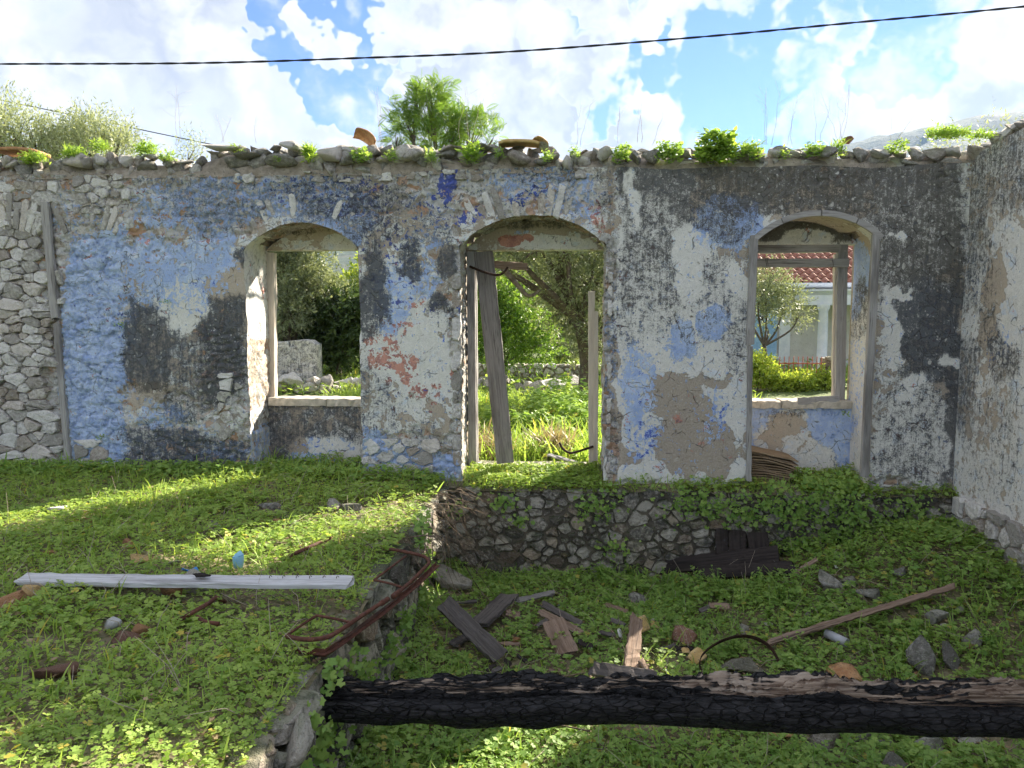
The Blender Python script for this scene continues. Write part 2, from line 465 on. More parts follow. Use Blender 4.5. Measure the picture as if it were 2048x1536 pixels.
M_DARKBUSH = make_leaf('dark_bush_leaf', (0.035, 0.065, 0.022), (0.12, 0.18, 0.06), None, .25, .5)
M_FEATHER = make_leaf('feathery_leaf', (0.09, 0.19, 0.03), (0.25, 0.38, 0.07), None, .45, .5)
M_LIME = make_leaf('lime_shrub_leaf', (0.20, 0.31, 0.04), (0.52, 0.58, 0.12), None, .45, .5)
M_BARK = simple_noise_mat('bark', (0.075, 0.06, 0.047), (0.17, 0.145, 0.12), 12, bd=.02)
M_TWIG = simple_noise_mat('dry_twig', (0.10, 0.075, 0.05), (0.22, 0.17, 0.12), 30)

M_PALETWIG = simple_noise_mat('bleached_twig', (0.34, 0.28, 0.21), (0.50, 0.43, 0.34), 30)

# ================================================================== TERRAIN
XE = -1.25                 # edge of the raised floor
XR = P(1921, 700, y=0)[0]  # right wall plane
XL = -8.4
WT = 0.75                  # wall thickness
def terrace_h(x, y):
    h = 0.03 + 0.16 * (fbm(x * .55, y * .55, 3, 4) - .5) + 0.05 * (fbm(x * 3, y * 3, 8, 3) - .5)
    h = h + 0.05 * sstep(y, -1.0, 0.0)
    h = h - 0.07 * sstep(x, XE - .45, XE)
    return h
def pit_h(x, y):
    h = -0.98 + 0.22 * (fbm(x * .8, y * .8, 21, 4) - .5) + 0.08 * (fbm(x * 3.5, y * 3.5, 25, 3) - .5)
    h = h + 0.50 * sstep(x, 0.9, 3.6) * sstep(y, -3.2, -0.4) + 0.10 * sstep(x, 2.2, 4.0)
    h = h + 0.14 * sstep(x, XE + .7, XE) 
    return h
def out_h(x, y):
    return 0.0 + 0.14 * (fbm(x * .35, y * .35, 31, 3) - .5) * sstep(y, .8, 2.5) + 0.30 * sstep(y, 8.5, 14) + 0.24 * sstep(x, 2.0, 3.6) * sstep(y, 3.5, 6.8) * sstep(y, 14, 8.5)
def ground_pt(px, py, hf, up=0.0):
    z = float(hf(np.array(-3.0), np.array(-3.0)))
    for _ in range(25):
        q = P(px, py, z=z)
        z = 0.5 * z + 0.5 * (float(hf(q[0], q[1])) + up)
    return P(px, py, z=z)

def terrain(name, x0, x1, y0, y1, step, hf, mat):
    nx = int((x1 - x0) / step) + 1; ny = int((y1 - y0) / step) + 1
    X, Y = np.meshgrid(np.linspace(x0, x1, nx), np.linspace(y0, y1, ny), indexing='ij')
    V = np.stack([X, Y, hf(X, Y)], -1).reshape(-1, 3)
    o = obj(name, mesh_np(name, V, grid_faces(nx, ny), True), mat, kind='structure')
    o['label'] = {'raised_ground': 'weedy raised earth floor on the left', 'sunken_ground': 'sunken earth floor full of rubble and weeds'}.get(name, 'weedy earth strip along the wall foot')
    return o
terrain('raised_ground', XL, XE, -9.0, 0.68, 0.06, terrace_h, M_SOIL)
terrain('sunken_ground', XE - .05, XR + .05, -9.0, 0.05, 0.06, pit_h, M_SOIL)
def ledge_h(x, y):
    return -0.015 + 0.07 * (fbm(x * 2.2, y * 2.2, 41, 4) - .5) + 0.06 * sstep(y, 0.05, .45) - 0.05 * sstep(y, -.03, -.17)
terrain('earth_ledge', XE - .05, XR + .02, -0.17, 0.68, 0.03, ledge_h, M_SOIL)

def make_field():
    def axis(near0, near1, far0, far1, step):
        a = list(np.arange(near0, near1 + 1e-6, step)); s = step; v = a[-1]
        while v < far1: s *= 1.5; v += s; a.append(v)
        s = step; v = a[0]
        while v > far0: s *= 1.5; v -= s; a.insert(0, v)
        return np.array(a)
    xs = axis(-12, 14, -1700, 1700, .25); ys = axis(WT - .05, 22, WT - .05, 1700, .25)
    X, Y = np.meshgrid(xs, ys, indexing='ij')
    V = np.stack([X, Y, out_h(X, Y)], -1).reshape(-1, 3); Fq = grid_faces(len(xs), len(ys))
    n = len(V); ex = []; ef = []
    for (a, b, c, d) in [(-1700, XL, -1700, WT - .05), (XR + .5, 1700, -1700, WT - .05), (XL, XR + .5, -1700, -9.0)]:
        k = n + len(ex); ex += [(a, c, -.05), (b, c, -.05), (b, d, -.05), (a, d, -.05)]; ef.append((k, k + 1, k + 2, k + 3))
    V = np.vstack([V, ex]); Fq = np.vstack([Fq, ef])
    m, N = new_mat('field_grass')
    p = wpos(N)
    a = N.noise(p, .9, 7, .65); b = N.noise(p, 9, 6, .65)
    col = N.mix(N.ss(a, .35, .65), (0.075, 0.12, 0.03), (0.15, 0.19, 0.055))
    col = N.mix(N.ss(b, .52, .7), col, (0.15, 0.13, 0.075))
    finish(N, col, .95, b, .05)
    o = obj('ground', mesh_np('ground', V, Fq, True), m, kind='structure')
    o['label'] = 'grassy open ground behind the ruined wall'
make_field()

def make_hill():
    tb = np.array([(-1500, 600), (-600, 540), (200, 470), (680, 430), (1100, 380), (1400, 325), (1560, 305), (1720, 284), (1850, 258), (1950, 236), (2100, 222), (2500, 250), (3200, 380), (4500, 600)], float)
    pxs = np.linspace(-1500, 4500, 360)
    pys = np.interp(pxs, tb[:, 0], tb[:, 1])
    rows = 46; V = np.zeros((len(pxs), rows, 3))
    for i, (a, b) in enumerate(zip(pxs, pys)):
        d = ray(a, b); hd = d[:2] / np.hypot(d[0], d[1]); sl = d[2] / np.hypot(d[0], d[1])
        for j in range(rows):
            t = j / (rows - 1)
            r = 260 + 1200 * t
            prof = t ** 1.35 if t < .86 else .86 ** 1.35 + (1 - .86 ** 1.35) * (1 - ((1 - t) / .14) ** 2)
            V[i, j] = (hd[0] * r, CAM[1] + hd[1] * r, sl * 1460 * prof)
    X = V[..., 0]; Y = V[..., 1]
    amp = np.linspace(0, 1, rows)[None, :]
    V[..., 2] += (fbm(X * .006, Y * .006, 61, 4) - .5) * 40 * np.minimum(amp * 2, 1) * (1 - amp ** 6) + (fbm(X * .06, Y * .06, 66, 3) - .5) * 9 * amp
    m, N = new_mat('wooded_hillside')
    p = wpos(N)
    a = N.noise(p, .012, 8, .65); b = N.noise(p, .09, 6, .7)
    col = N.mix(N.ss(b, .35, .65), (0.035, 0.058, 0.03), (0.09, 0.115, 0.06))
    col = N.mix(N.ss(a, .52, .66), col, (0.17, 0.15, 0.11))
    finish(N, col, .95, b, 6.0)
    o = obj('hill', mesh_np('hill', V.reshape(-1, 3), grid_faces(len(pxs), rows), True), m, kind='structure')
    o['label'] = 'hazy wooded mountain slope beyond the ruin'
make_hill()

# ================================================================== STONEWORK
def clip_poly(poly, q, nrm):
    out = []
    n = len(poly)
    for i in range(n):
        a = poly[i]; b = poly[(i + 1) % n]
        da = (a - q) @ nrm; db = (b - q) @ nrm
        if da <= 0: out.append(a)
        if (da < 0) != (db < 0) and abs(da - db) > 1e-9: out.append(a + (b - a) * (da / (da - db)))
    return out
def stone_cells(u0, u1, v0, v1, n, seed, aspect=1.5, relax=1):
    r = np.random.default_rng(seed)
    S = np.stack([r.uniform(u0, u1, n), r.uniform(v0, v1, n) * aspect], 1)
    lo = np.array([u0, v0 * aspect]); hi = np.array([u1, v1 * aspect])
    for it in range(relax + 1):
        cells = []
        wt = r.uniform(0, 1, n) ** 2 * .55 * (hi[0] - lo[0]) * (hi[1] - lo[1]) / n
        for i in range(n):
            poly = [np.array([lo[0], lo[1]]), np.array([hi[0], lo[1]]), np.array([hi[0], hi[1]]), np.array([lo[0], hi[1]])]
            d = np.sum((S - S[i]) ** 2, 1); order = np.argsort(d)[1:26]
            for j in order:
                if len(poly) < 3: break
                poly = clip_poly(poly, S[i] + (S[j] - S[i]) * (.5 + (wt[i] - wt[j]) / (2 * max(d[j], 1e-6))), S[j] - S[i])
            cells.append(np.array(poly))
        if it < relax:
            S = np.array([c.mean(0) if len(c) > 2 else s for c, s in zip(cells, S)])
    return [c / np.array([1, aspect]) for c in cells if len(c) > 2]
def stonework(parent, u0, u1, v0, v1, n, seed, frame, mat, keep=None, gap=.012, bulge=(.02, .05), depth=.06, aspect=1.5, name='stone'):
    """frame(u,v,d) -> world point; d is out of the wall"""
    r = np.random.default_rng(seed + 1)
    cnt = 0
    for c in stone_cells(u0, u1, v0, v1, n, seed, aspect):
        ctr = c.mean(0)
        if keep is not None and not keep(*ctr): continue
        sz = np.linalg.norm(c - ctr, axis=1).mean()
        if sz < .014: continue
        k = max(0.35, 1 - gap * r.uniform(.6, 1.8) / sz)
        c2 = ctr + (c - ctr) * k
        q = []
        for i in range(len(c2)):                          # one corner-cutting pass
            a = c2[i]; b = c2[(i + 1) % len(c2)]
            t = r.uniform(.10, .26)
            q += [a + (b - a) * t, a + (b - a) * (1 - t)]
        q2 = []
        for i in range(len(q)):
            q2 += [q[i], (q[i] + q[(i + 1) % len(q)]) / 2]
        q = np.array(q2 if len(q) < 12 else q) + r.normal(0, .065 * sz, (len(q2) if len(q) < 12 else len(q), 2))
        m = len(q); bl = r.uniform(*bulge); tilt = r.normal(0, .12, 2)
        rings = [(1.0, -depth), (1.0, bl * .45), (.90, bl * .92), (.5, bl)]
        W = []
        for s_, d_ in rings:
            for w_ in q:
                o_ = ctr + (w_ - ctr) * s_
                dd = d_ + (tilt @ (o_ - ctr)) * (d_ > 0) + r.normal(0, .10 * bl) * (d_ > 0)
                W.append(frame(o_[0], o_[1], dd))
        W.append(frame(ctr[0], ctr[1], bl * r.uniform(.9, 1.15)))
        Q = []
        for a in range(3):
            for i in range(m):
                j = (i + 1) % m
                Q.append((a * m + i, a * m + j, (a + 1) * m + j, (a + 1) * m + i))
        for i in range(m): Q.append((3 * m + i, 3 * m + (i + 1) % m, 4 * m))
        W = np.array(W); org = W.mean(0)
        o = obj(name, mesh_py(name, W - org, Q, False), mat, parent)
        o.location = org
        cnt += 1
    return cnt

ROCKS = []
def make_rocks(sub, ROCKS):
    bm = bmesh.new(); bmesh.ops.create_icosphere(bm, subdivisions=sub, radius=1.0)
    B = np.array([v.co[:] for v in bm.verts]); Fc = np.array([[v.index for v in f.verts] for f in bm.faces]); bm.free()
    r = np.random.default_rng(99)
    for k in range(14):
        V = B.copy()
        for _ in range(12):
            nrm = r.normal(0, 1, 3); nrm /= np.linalg.norm(nrm); d = r.uniform(.30, .70)
            over = V @ nrm - d
            V = V - np.outer(np.maximum(over, 0), nrm)
        V += (fbm(V[:, 0] * 3 + V[:, 2] * 2 + k, V[:, 1] * 3 - V[:, 2] * 2, k, 4)[:, None] - .5) * .09 * B
        V /= np.abs(V).max(0)
        ROCKS.append((V, Fc))
make_rocks(3, ROCKS)
SMALL_ROCKS = []
make_rocks(2, SMALL_ROCKS)
_rock_me = {}
def rock_mesh(k, nm):
    key = (k % 14, nm)
    if key not in _rock_me:
        V, Fc = (SMALL_ROCKS if 'coping' in nm or 'chip' in nm else ROCKS)[k % 14]
        me = mesh_np(nm, V, Fc, False)
        _rock_me[key] = me
    return _rock_me[key]
def rock(name, mat, loc, size, seed, parent=None, rz=None, tilt=.25):
    r = random.Random(seed)
    me = rock_mesh(seed, name + mat.name)
    o = obj(name, me, mat, parent)
    o.location = loc
    o.scale = size
    o.rotation_euler = (r.uniform(-tilt, tilt), r.uniform(-tilt, tilt), r.uniform(-.5, .5) if rz is None else rz)
    return o

# ================================================================== FRONT WALL
ZT = P(1000, 332, y=0)[2]
class Niche: pass
def niche(pl, pr, py_spring, py_apex, rag):
    n = Niche()
    n.xl = P(pl, 700, y=0)[0]; n.xr = P(pr, 700, y=0)[0]
    n.zs = P((pl + pr) / 2, py_spring, y=0)[2]; n.za = P((pl + pr) / 2, py_apex, y=0)[2]
    n.xc = (n.xl + n.xr) / 2; n.w = (n.xr - n.xl) / 2; n.r = n.za - n.zs
    n.R = (n.w ** 2 + n.r ** 2) / (2 * n.r); n.rag = rag
    return n
NI = [niche(497, 722, 498, 446, .022), niche(922, 1209, 490, 430, .024), niche(1501, 1748, 482, 431, .004)]
def jamb(n, side, z):
    return (n.xl if side < 0 else n.xr) + n.rag * 2 * (fbm(np.asarray(z) * 6.0, np.full_like(np.asarray(z, float), 3.3 * n.xc + side), 71, 3) - .5)
def arch_z(n, x):
    return n.za - n.R + np.sqrt(np.maximum(n.R ** 2 - (x - n.xc) ** 2, 0)) + n.rag * 1.2 * (fbm(np.asarray(x) * 9, np.asarray(x) * 0 + n.xc, 73, 3) - .5)

def blob_paint(f, px, py, lst):
    for b in lst:
        cx, cy, rx, ry, v = b[:5]; pw = b[5] if len(b) > 5 else 2
        r = (np.abs((px - cx) / rx) ** pw + np.abs((py - cy) / ry) ** pw) ** (1 / pw)
        wgt = sstep(r, 1.3, .75)
        f += (v - f) * wgt
    return f
def warp_px(px, py, s=1):
    wx = (fbm(px / 60, py / 60, 81, 4) - .5) * 46 + (fbm(px / 17, py / 17, 84, 3) - .5) * 16
    wy = (fbm(px / 60, py / 60, 91, 4) - .5) * 46 + (fbm(px / 17, py / 17, 94, 3) - .5) * 16
    return px + wx * s, py + wy * s

def wall_fields(px, py):
    """paint, render and lichen of the long wall, measured off the photograph in wall coordinates"""
    qx, qy = warp_px(px, py)
    Wf = np.full(px.shape, .50); Bf = np.full(px.shape, .30); Kf = np.full(px.shape, .26); Pf = np.full(px.shape, .80)
    Rf = np.full(px.shape, .12); Df = np.full(px.shape, .10); Tf = np.full(px.shape, .15)
    p = lambda f, l: blob_paint(f, qx, qy, l)
    # --- where render has fallen from the rubble
    p(Pf, [(50, 640, 100, 340, .05, 6), (190, 700, 75, 270, .34, 6), (600, 375, 640, 62, .42, 6), (450, 770, 60, 130, .36), (470, 850, 60, 60, .25), (380, 830, 120, 50, .48),
           (820, 930, 110, 62, .25, 4), (915, 720, 16, 260, .40, 4), (1216, 730, 15, 260, .28, 6), (1500, 986, 320, 20, .05, 6), (290, 480, 90, 40, .45), (140, 400, 120, 60, .22),
           (460, 450, 60, 40, .35), (1060, 400, 130, 40, .42), (1700, 345, 260, 30, .55, 4), (380, 910, 120, 50, .45), (850, 560, 60, 60, .62)])
    # --- white / cream coat
    p(Wf, [(50, 640, 110, 340, .30, 6), (190, 700, 70, 270, .62, 6), (600, 380, 640, 70, .52, 6), (375, 600, 62, 50, .80), (370, 650, 40, 30, .75), (455, 565, 38, 42, .12), (310, 480, 45, 40, .14), (300, 790, 45, 26, .10),
           (350, 830, 70, 34, .70), (280, 860, 30, 50, .75), (800, 640, 80, 110, .75), (840, 760, 90, 120, .84), (760, 860, 40, 60, .55), (860, 850, 60, 60, .50), (790, 820, 60, 60, .62),
           (1020, 380, 120, 45, .62), (1190, 360, 36, 60, .72),
           (1385, 490, 42, 46, .92), (1385, 560, 28, 50, .92), (1258, 400, 13, 62, .88), (1475, 560, 24, 34, .9), (1525, 420, 28, 36, .85), (1270, 520, 20, 34, .7),
           (1280, 830, 45, 130, .86, 4), (1400, 670, 60, 60, .72), (1345, 720, 50, 50, .80), (1390, 745, 60, 40, .84), (1340, 945, 150, 26, .9, 4), (1450, 830, 34, 100, .80), (1480, 760, 16, 60, .7),
           (1365, 850, 52, 90, .04), (1330, 790, 40, 40, .05), (1430, 900, 40, 44, .06), (1255, 905, 20, 18, .05), (1462, 893, 18, 14, .9), (1430, 750, 36, 16, .1),
           (1228, 640, 10, 330, .1, 6), (1800, 590, 26, 10, .95), (1775, 640, 12, 70, .92), (1780, 690, 14, 50, .92), (1830, 760, 22, 22, .95), (1900, 720, 26, 14, .9), (1815, 800, 20, 16, .92), (1790, 474, 18, 14, .9),
           (1800, 560, 50, 110, .72), (1830, 880, 90, 90, .78), (1830, 420, 100, 110, .75, 4), (1620, 380, 130, 50, .55, 4)])
    p(Wf, [(1300, 500, 75, 160, .80, 4), (1440, 640, 60, 110, .80, 4), (1330, 640, 100, 60, .82)])
    p(Wf, [(1365, 850, 52, 90, .04), (1330, 790, 40, 40, .05), (1430, 900, 40, 44, .06)])
    # --- blue paint
    p(Bf, [(50, 640, 100, 340, .05, 6), (192, 690, 60, 245, .84, 6), (300, 560, 40, 60, .55), (360, 545, 70, 50, .80), (430, 500, 50, 40, .70), (300, 520, 60, 40, .68), (260, 640, 20, 70, .62), (390, 590, 60, 40, .50), (600, 400, 150, 50, .58),
           (400, 410, 130, 60, .58), (690, 440, 60, 60, .64), (330, 830, 60, 30, .56), (390, 860, 60, 30, .45), (330, 900, 80, 40, .50), (440, 920, 60, 40, .55), (820, 560, 60, 40, .62), (790, 610, 30, 60, .66),
           (770, 930, 60, 40, .80), (860, 930, 70, 34, .74), (740, 890, 30, 40, .7), (1080, 370, 100, 34, .55), (1160, 400, 50, 40, .52), (860, 440, 60, 50, .45), (840, 500, 40, 40, .5),
           (1265, 800, 20, 110, .66), (1290, 760, 26, 50, .62), (1290, 870, 40, 40, .52), (1425, 830, 26, 60, .52), (1430, 655, 30, 34, .78), (1365, 690, 26, 40, .74), (1455, 440, 70, 50, .74), (1400, 470, 20, 12, .55),
           (1228, 700, 12, 120, .45), (1850, 640, 70, 90, .34), (1740, 870, 10, 80, .3), (150, 420, 90, 50, .4)])
    # --- red
    p(Rf, [(780, 715, 30, 50, .58), (820, 735, 18, 34, .60), (845, 610, 34, 14, .46), (790, 650, 44, 18, .40), (845, 775, 16, 20, .66), (900, 745, 12, 30, .52), (880, 770, 26, 10, .46), (835, 790, 14, 12, .6), (860, 820, 10, 16, .5), (760, 690, 22, 22, .52),
           (1200, 430, 14, 40, .45), (300, 480, 26, 18, .38)])
    # --- deep blue
    p(Df, [(895, 372, 16, 34, .86), (885, 405, 18, 14, .66), (860, 430, 50, 30, .34), (935, 440, 30, 20, .55), (780, 570, 44, 50, .40), (700, 395, 80, 45, .46), (590, 380, 80, 34, .40), (1050, 395, 40, 16, .48), (780, 490, 60, 100, .37),
           (870, 610, 30, 14, .44), (930, 640, 8, 200, .34), (250, 640, 12, 60, .36), (1280, 770, 12, 40, .28), (1455, 440, 60, 40, .30), (1430, 830, 24, 50, .32), (1290, 870, 40, 40, .33), (190, 690, 50, 200, .17), (400, 590, 40, 50, .24)])
    # --- dark lichen and damp film
    p(Kf, [(50, 640, 100, 340, .20, 6), (190, 700, 60, 270, .20, 6), (600, 352, 700, 26, .42, 6), (440, 410, 120, 60, .46), (640, 400, 110, 50, .56), (760, 430, 90, 60, .56), (560, 430, 40, 40, .35),
           (310, 640, 50, 95, .78), (300, 720, 50, 70, .82), (450, 680, 55, 120, .80), (420, 740, 60, 70, .78), (380, 730, 34, 90, .62), (375, 800, 50, 40, .58), (330, 880, 90, 34, .72), (400, 930, 120, 34, .70), (300, 930, 60, 40, .70), (450, 900, 40, 24, .66),
           (375, 600, 52, 42, .12), (370, 650, 34, 26, .2), (455, 565, 34, 38, .12), (345, 520, 80, 46, .20), (300, 560, 30, 40, .3), (485, 530, 16, 20, .8), (800, 570, 14, 14, .1),
           (752, 580, 32, 90, .88), (765, 640, 32, 30, .80), (720, 430, 30, 50, .62), (820, 520, 14, 40, .72), (890, 520, 22, 34, .80), (815, 540, 20, 12, .8), (885, 625, 28, 44, .90), (820, 660, 20, 26, .66), (850, 720, 90, 100, .14), (840, 800, 90, 60, .24), (745, 780, 40, 60, .50), (760, 830, 44, 40, .45), (850, 880, 40, 40, .4), (850, 450, 60, 40, .5),
           (1020, 380, 150, 46, .36), (1100, 350, 110, 20, .5), (1190, 400, 40, 60, .26),
           (1360, 370, 150, 60, .80, 4), (1300, 480, 90, 90, .62), (1320, 580, 90, 70, .56), (1290, 660, 60, 60, .44), (1450, 590, 40, 90, .52), (1440, 400, 80, 50, .72), (1470, 690, 30, 60, .50), (1420, 560, 50, 60, .50),
           (1385, 490, 40, 44, .04), (1385, 560, 26, 50, .05), (1258, 400, 12, 60, .08), (1475, 560, 22, 30, .08), (1525, 420, 26, 34, .10), (1280, 840, 50, 120, .08, 4), (1350, 730, 70, 50, .15), (1390, 750, 60, 30, .06), (1450, 440, 60, 40, .58),
           (1365, 850, 60, 100, .20), (1430, 850, 60, 100, .16), (1340, 945, 150, 26, .10, 4), (1430, 655, 30, 34, .40), (1365, 690, 26, 40, .36), (1470, 820, 30, 60, .2), (1228, 640, 10, 330, .42, 6),
           (1640, 375, 190, 60, .80, 6), (1830, 400, 90, 110, .80, 6), (1600, 420, 60, 20, .72), (1840, 500, 90, 100, .76, 4), (1850, 660, 75, 90, .84), (1860, 740, 60, 30, .8), (1830, 840, 90, 80, .50), (1830, 930, 90, 40, .54), (1770, 500, 20, 80, .72), (1905, 700, 16, 260, .86, 6),
           (1800, 590, 24, 8, .0), (1775, 640, 10, 66, .05), (1780, 700, 12, 40, .05), (1830, 762, 20, 20, .0), (1900, 720, 22, 10, .05), (1815, 800, 16, 12, .05), (1790, 474, 14, 10, .1), (1560, 530, 10, 10, .2)])
    # --- warm tone of render and film
    p(Tf, [(1640, 380, 280, 110, .85, 4), (1830, 450, 100, 160, .75, 4), (1300, 500, 120, 160, .55), (1850, 660, 75, 90, .10), (1390, 850, 100, 110, .25), (455, 565, 40, 45, .7), (300, 480, 60, 60, .7), (300, 790, 60, 30, .8), (800, 420, 120, 60, .35),
           (460, 450, 60, 50, .8), (1228, 640, 12, 330, .5, 6), (1830, 880, 90, 100, .45), (850, 850, 90, 50, .5), (1100, 440, 120, 30, .7)])
    return [np.clip(a, 0, 1) for a in (Wf, Bf, Kf, Pf, Rf, Df, Tf)]
def set_fields(me, fl):
    Wf, Bf, Kf, Pf, Rf, Df, Tf = fl
    cattr(me, 'pa', np.stack([Wf, Bf, Kf, Pf], -1)); cattr(me, 'pb', np.stack([Rf, Df, Tf, Tf * 0 + 1], -1))
XB0 = P(128, 700, y=0)[0]
SX0, SX1 = P(134, 700, y=0)[0], P(252, 700, y=0)[0]; SZ1 = P(190, 458, y=0)[2]
def relief(x, z, Pf, rough=1.0):
    wx = (fbm(x * 5, z * 5, 3, 2) - .5) * 1.2; wz = (fbm(x * 5, z * 5, 4, 2) - .5) * 1.2
    f1, f2, cid = voronoi(x * 7.5 + wx, z * 12 + wz, 5)
    rub = np.minimum(f2 - f1, .45) / .45 * .7 + .3 * cid
    pl = sstep(Pf + (fbm(x * 9, z * 9, 12, 4) - .5) * .5, .40, .56)
    h = (1 - pl) * (rub * .040 - .012 + (fbm(x * 26, z * 26, 15, 3) - .5) * .016) + pl * (.030 + (fbm(x * 1.3, z * 1.3, 16, 3) - .5) * .03 + (fbm(x * 12, z * 12, 18, 3) - .5) * .007)
    # the painted-over blocked opening: large plates with torn horizontal edges
    s_ = sstep(x, SX0 - .03, SX0 + .03) * sstep(x, SX1 + .03, SX1 - .03) * sstep(z, SZ1 + .04, SZ1 - .02)
    g1, g2, gid = voronoi(x * 3.6 + wx * .8, z * 7.5 + wz * .9, 6)
    crack = np.abs(fbm(x * 4.5, z * 11, 44, 4) - .5)
    plate = .012 + .030 * gid * sstep(g2 - g1, .02, .10) - .014 * sstep(g2 - g1, .05, .0) - .020 * sstep(crack, .035, .0) + (fbm(x * 7, z * 10, 45, 3) - .5) * .03 - .02
    bare_ = sstep(x, XB0 + .02, XB0 - .06) * sstep(z, ZT - .25, ZT - .40)
    return rough * (h * (1 - s_) + plate * s_ - .030 * bare_)

WALL = thing('ruined_wall', 'long roofless stone wall with peeling blue and white paint and three arched openings', 'wall', (0, 0, 0))
WALL['kind'] = 'thing'
STEP = .0165
def make_front_face():
    xs = np.arange(XL, XR + STEP, STEP); xs[-1] = XR + .01
    for n in NI:
        for xj in (n.xl, n.xr):
            k = np.argmin(abs(xs - xj)); xs[k] = xj
    zs = np.arange(-.10, ZT + STEP, STEP)
    X, Z = np.meshgrid(xs, zs, indexing='ij')
    drop = np.zeros((len(xs) - 1, len(zs) - 1), bool)
    xc = (xs[1:] + xs[:-1]) / 2; zc = (zs[1:] + zs[:-1]) / 2
    for n in NI:
        inx = (xc > n.xl) & (xc < n.xr)
        az = arch_z(n, xc)
        drop |= inx[:, None] & (zc[None, :] < az[:, None])
    # ragged edges: bend the grid to the jamb and arch lines
    X0 = X.copy()
    for n in NI:
        for s_, xj in ((-1, n.xl), (1, n.xr)):
            X = X + (jamb(n, s_, Z) - xj) * np.exp(-((X0 - xj) / .07) ** 2) * (Z < n.zs + .02)
        inx = (X0 >= n.xl - 1e-4) & (X0 <= n.xr + 1e-4)
        az = arch_z(n, X0)
        snap = inx & (abs(Z - az) < STEP * .75)
        Z = np.where(snap, az, Z)
    top = ZT - .05 + .10 * (fbm(xs * 1.7, xs * 0, 51, 4) - .5)
    Z = np.minimum(Z, top[:, None] + (Z - ZT) * .02)
    V0 = np.stack([X, X * 0, Z], -1)
    px, py = project(V0)
    fl = wall_fields(px, py)
    Y = -relief(X, Z, fl[3])
    V = np.stack([X, Y, Z], -1).reshape(-1, 3)
    Fq = grid_faces(len(xs), len(zs))[~drop.ravel()]
    used = np.zeros(len(V), bool); used[Fq.ravel()] = True
    idx = np.cumsum(used) - 1
    me = mesh_np('plaster_face', V[used], idx[Fq], True)
    set_fields(me, [f.ravel()[used] for f in fl])
    obj('plaster_face', me, M_WALL, WALL)
make_front_face()

def make_core():
    bl = []
    y0, y1 = .045, WT
    zt = ZT - .07
    edges = [XL]
    for n in NI: edges += [n.xl - .025, n.xr + .025]
    edges += [XR + .6]
    for i in range(0, len(edges), 2): bl.append((edges[i], edges[i + 1], y0, y1, -1.3, zt))
    for n in NI:
        k = 18
        xs = np.linspace(n.xl - .025, n.xr + .025, k + 1)
        for a, b in zip(xs[:-1], xs[1:]):
            za = max(float(arch_z(n, np.clip(a, n.xl, n.xr))), float(arch_z(n, np.clip(b, n.xl, n.xr)))) + .03
            bl.append((a, b, y0, y1, za, zt))
    obj('masonry_core', boxes_mesh('masonry_core', bl), M_MORTAR, WALL)
make_core()

def reveal(n, idx, depth, fields):
    """the inner faces of an opening: left jamb, arch soffit, right jamb as one skin"""
    zz = np.arange(-.06, n.zs, .03); xx = np.linspace(n.xl, n.xr, 50)[1:-1]
    L = np.stack([jamb(n, -1, zz), zz, zz * 0 + 1, zz * 0], 1)
    A = np.stack([xx, arch_z(n, xx), (n.xc - xx) / n.R, -np.sqrt(np.maximum(1 - ((xx - n.xc) / n.R) ** 2, 0))], 1)
    Rr = np.stack([jamb(n, 1, zz[::-1]), zz[::-1], zz * 0 - 1, zz * 0], 1)
    O = np.vstack([L, A, Rr])
    ys = np.concatenate([[0], np.linspace(.015, depth, 24)])
    S, Yg = np.meshgrid(np.arange(len(O)), ys, indexing='ij')
    base = O[S]
    X = base[..., 0]; Z = base[..., 1]
    t = Yg / depth
    X = X + (np.where(base[..., 2] > 0.5, n.xl, np.where(base[..., 2] < -.5, n.xr, X)) - X) * t
    s_ = S * .03
    V0 = np.stack([X, Yg, Z], -1)
    px, py = project(V0)
    fl = fields(px, py, base, t)
    rub = relief(Yg * 1.1 + idx * 3, s_, fl[3]) - .03
    k = np.minimum(Yg / .05, 1)
    X = X + base[..., 2] * rub * k; Z = Z + base[..., 3] * rub * k
    px0, py0 = project(np.stack([O[:, 0], O[:, 0] * 0, O[:, 1]], -1))
    y_first = -relief(O[:, 0], O[:, 1], wall_fields(px0, py0)[3])
    Yg = Yg.copy(); Yg[:, 0] = y_first - .001
    V = np.stack([X, Yg, Z], -1).reshape(-1, 3)
    me = mesh_np('reveal', V, grid_faces(len(O), len(ys)), True)
    set_fields(me, [f.ravel() for f in fl])
    return obj('reveal', me, M_WALL, WALL)
def fl_const(px, W=.5, B=.1, K=.2, Pp=.8, R=.05, D=.05, T=.5):
    return [np.full(px.shape, v) for v in (W, B, K, Pp, R, D, T)]
def rv0(px, py, base, t):
    fl = fl_const(px, .25, .05, .25, .6, T=.85)
    z = base[..., 1]; left = base[..., 2] > .5; arch = abs(base[..., 2]) <= .5
    fl[0] = np.where(left & (z > 1.5), .86, fl[0]); fl[2] = np.where(left, .10, fl[2])
    fl[3] = np.where(left & (z < 1.5) & (z > .5), .45, fl[3])
    fl[1] = np.where(left & (z < .55), .5, fl[1]); fl[0] = np.where(left & (z < .75), .6, fl[0])
    fl[4] = np.where(left, np.maximum(.62 - np.hypot((t - .70) / .30, (z - 2.12) / .40), .6 - np.hypot((t - .6) / .25, (z - 1.62) / .16)).clip(.03, .62) + .08, fl[4])
    fl[3] = np.where(arch, .45, fl[3]); fl[2] = np.where(arch, .50, fl[2])
    return fl
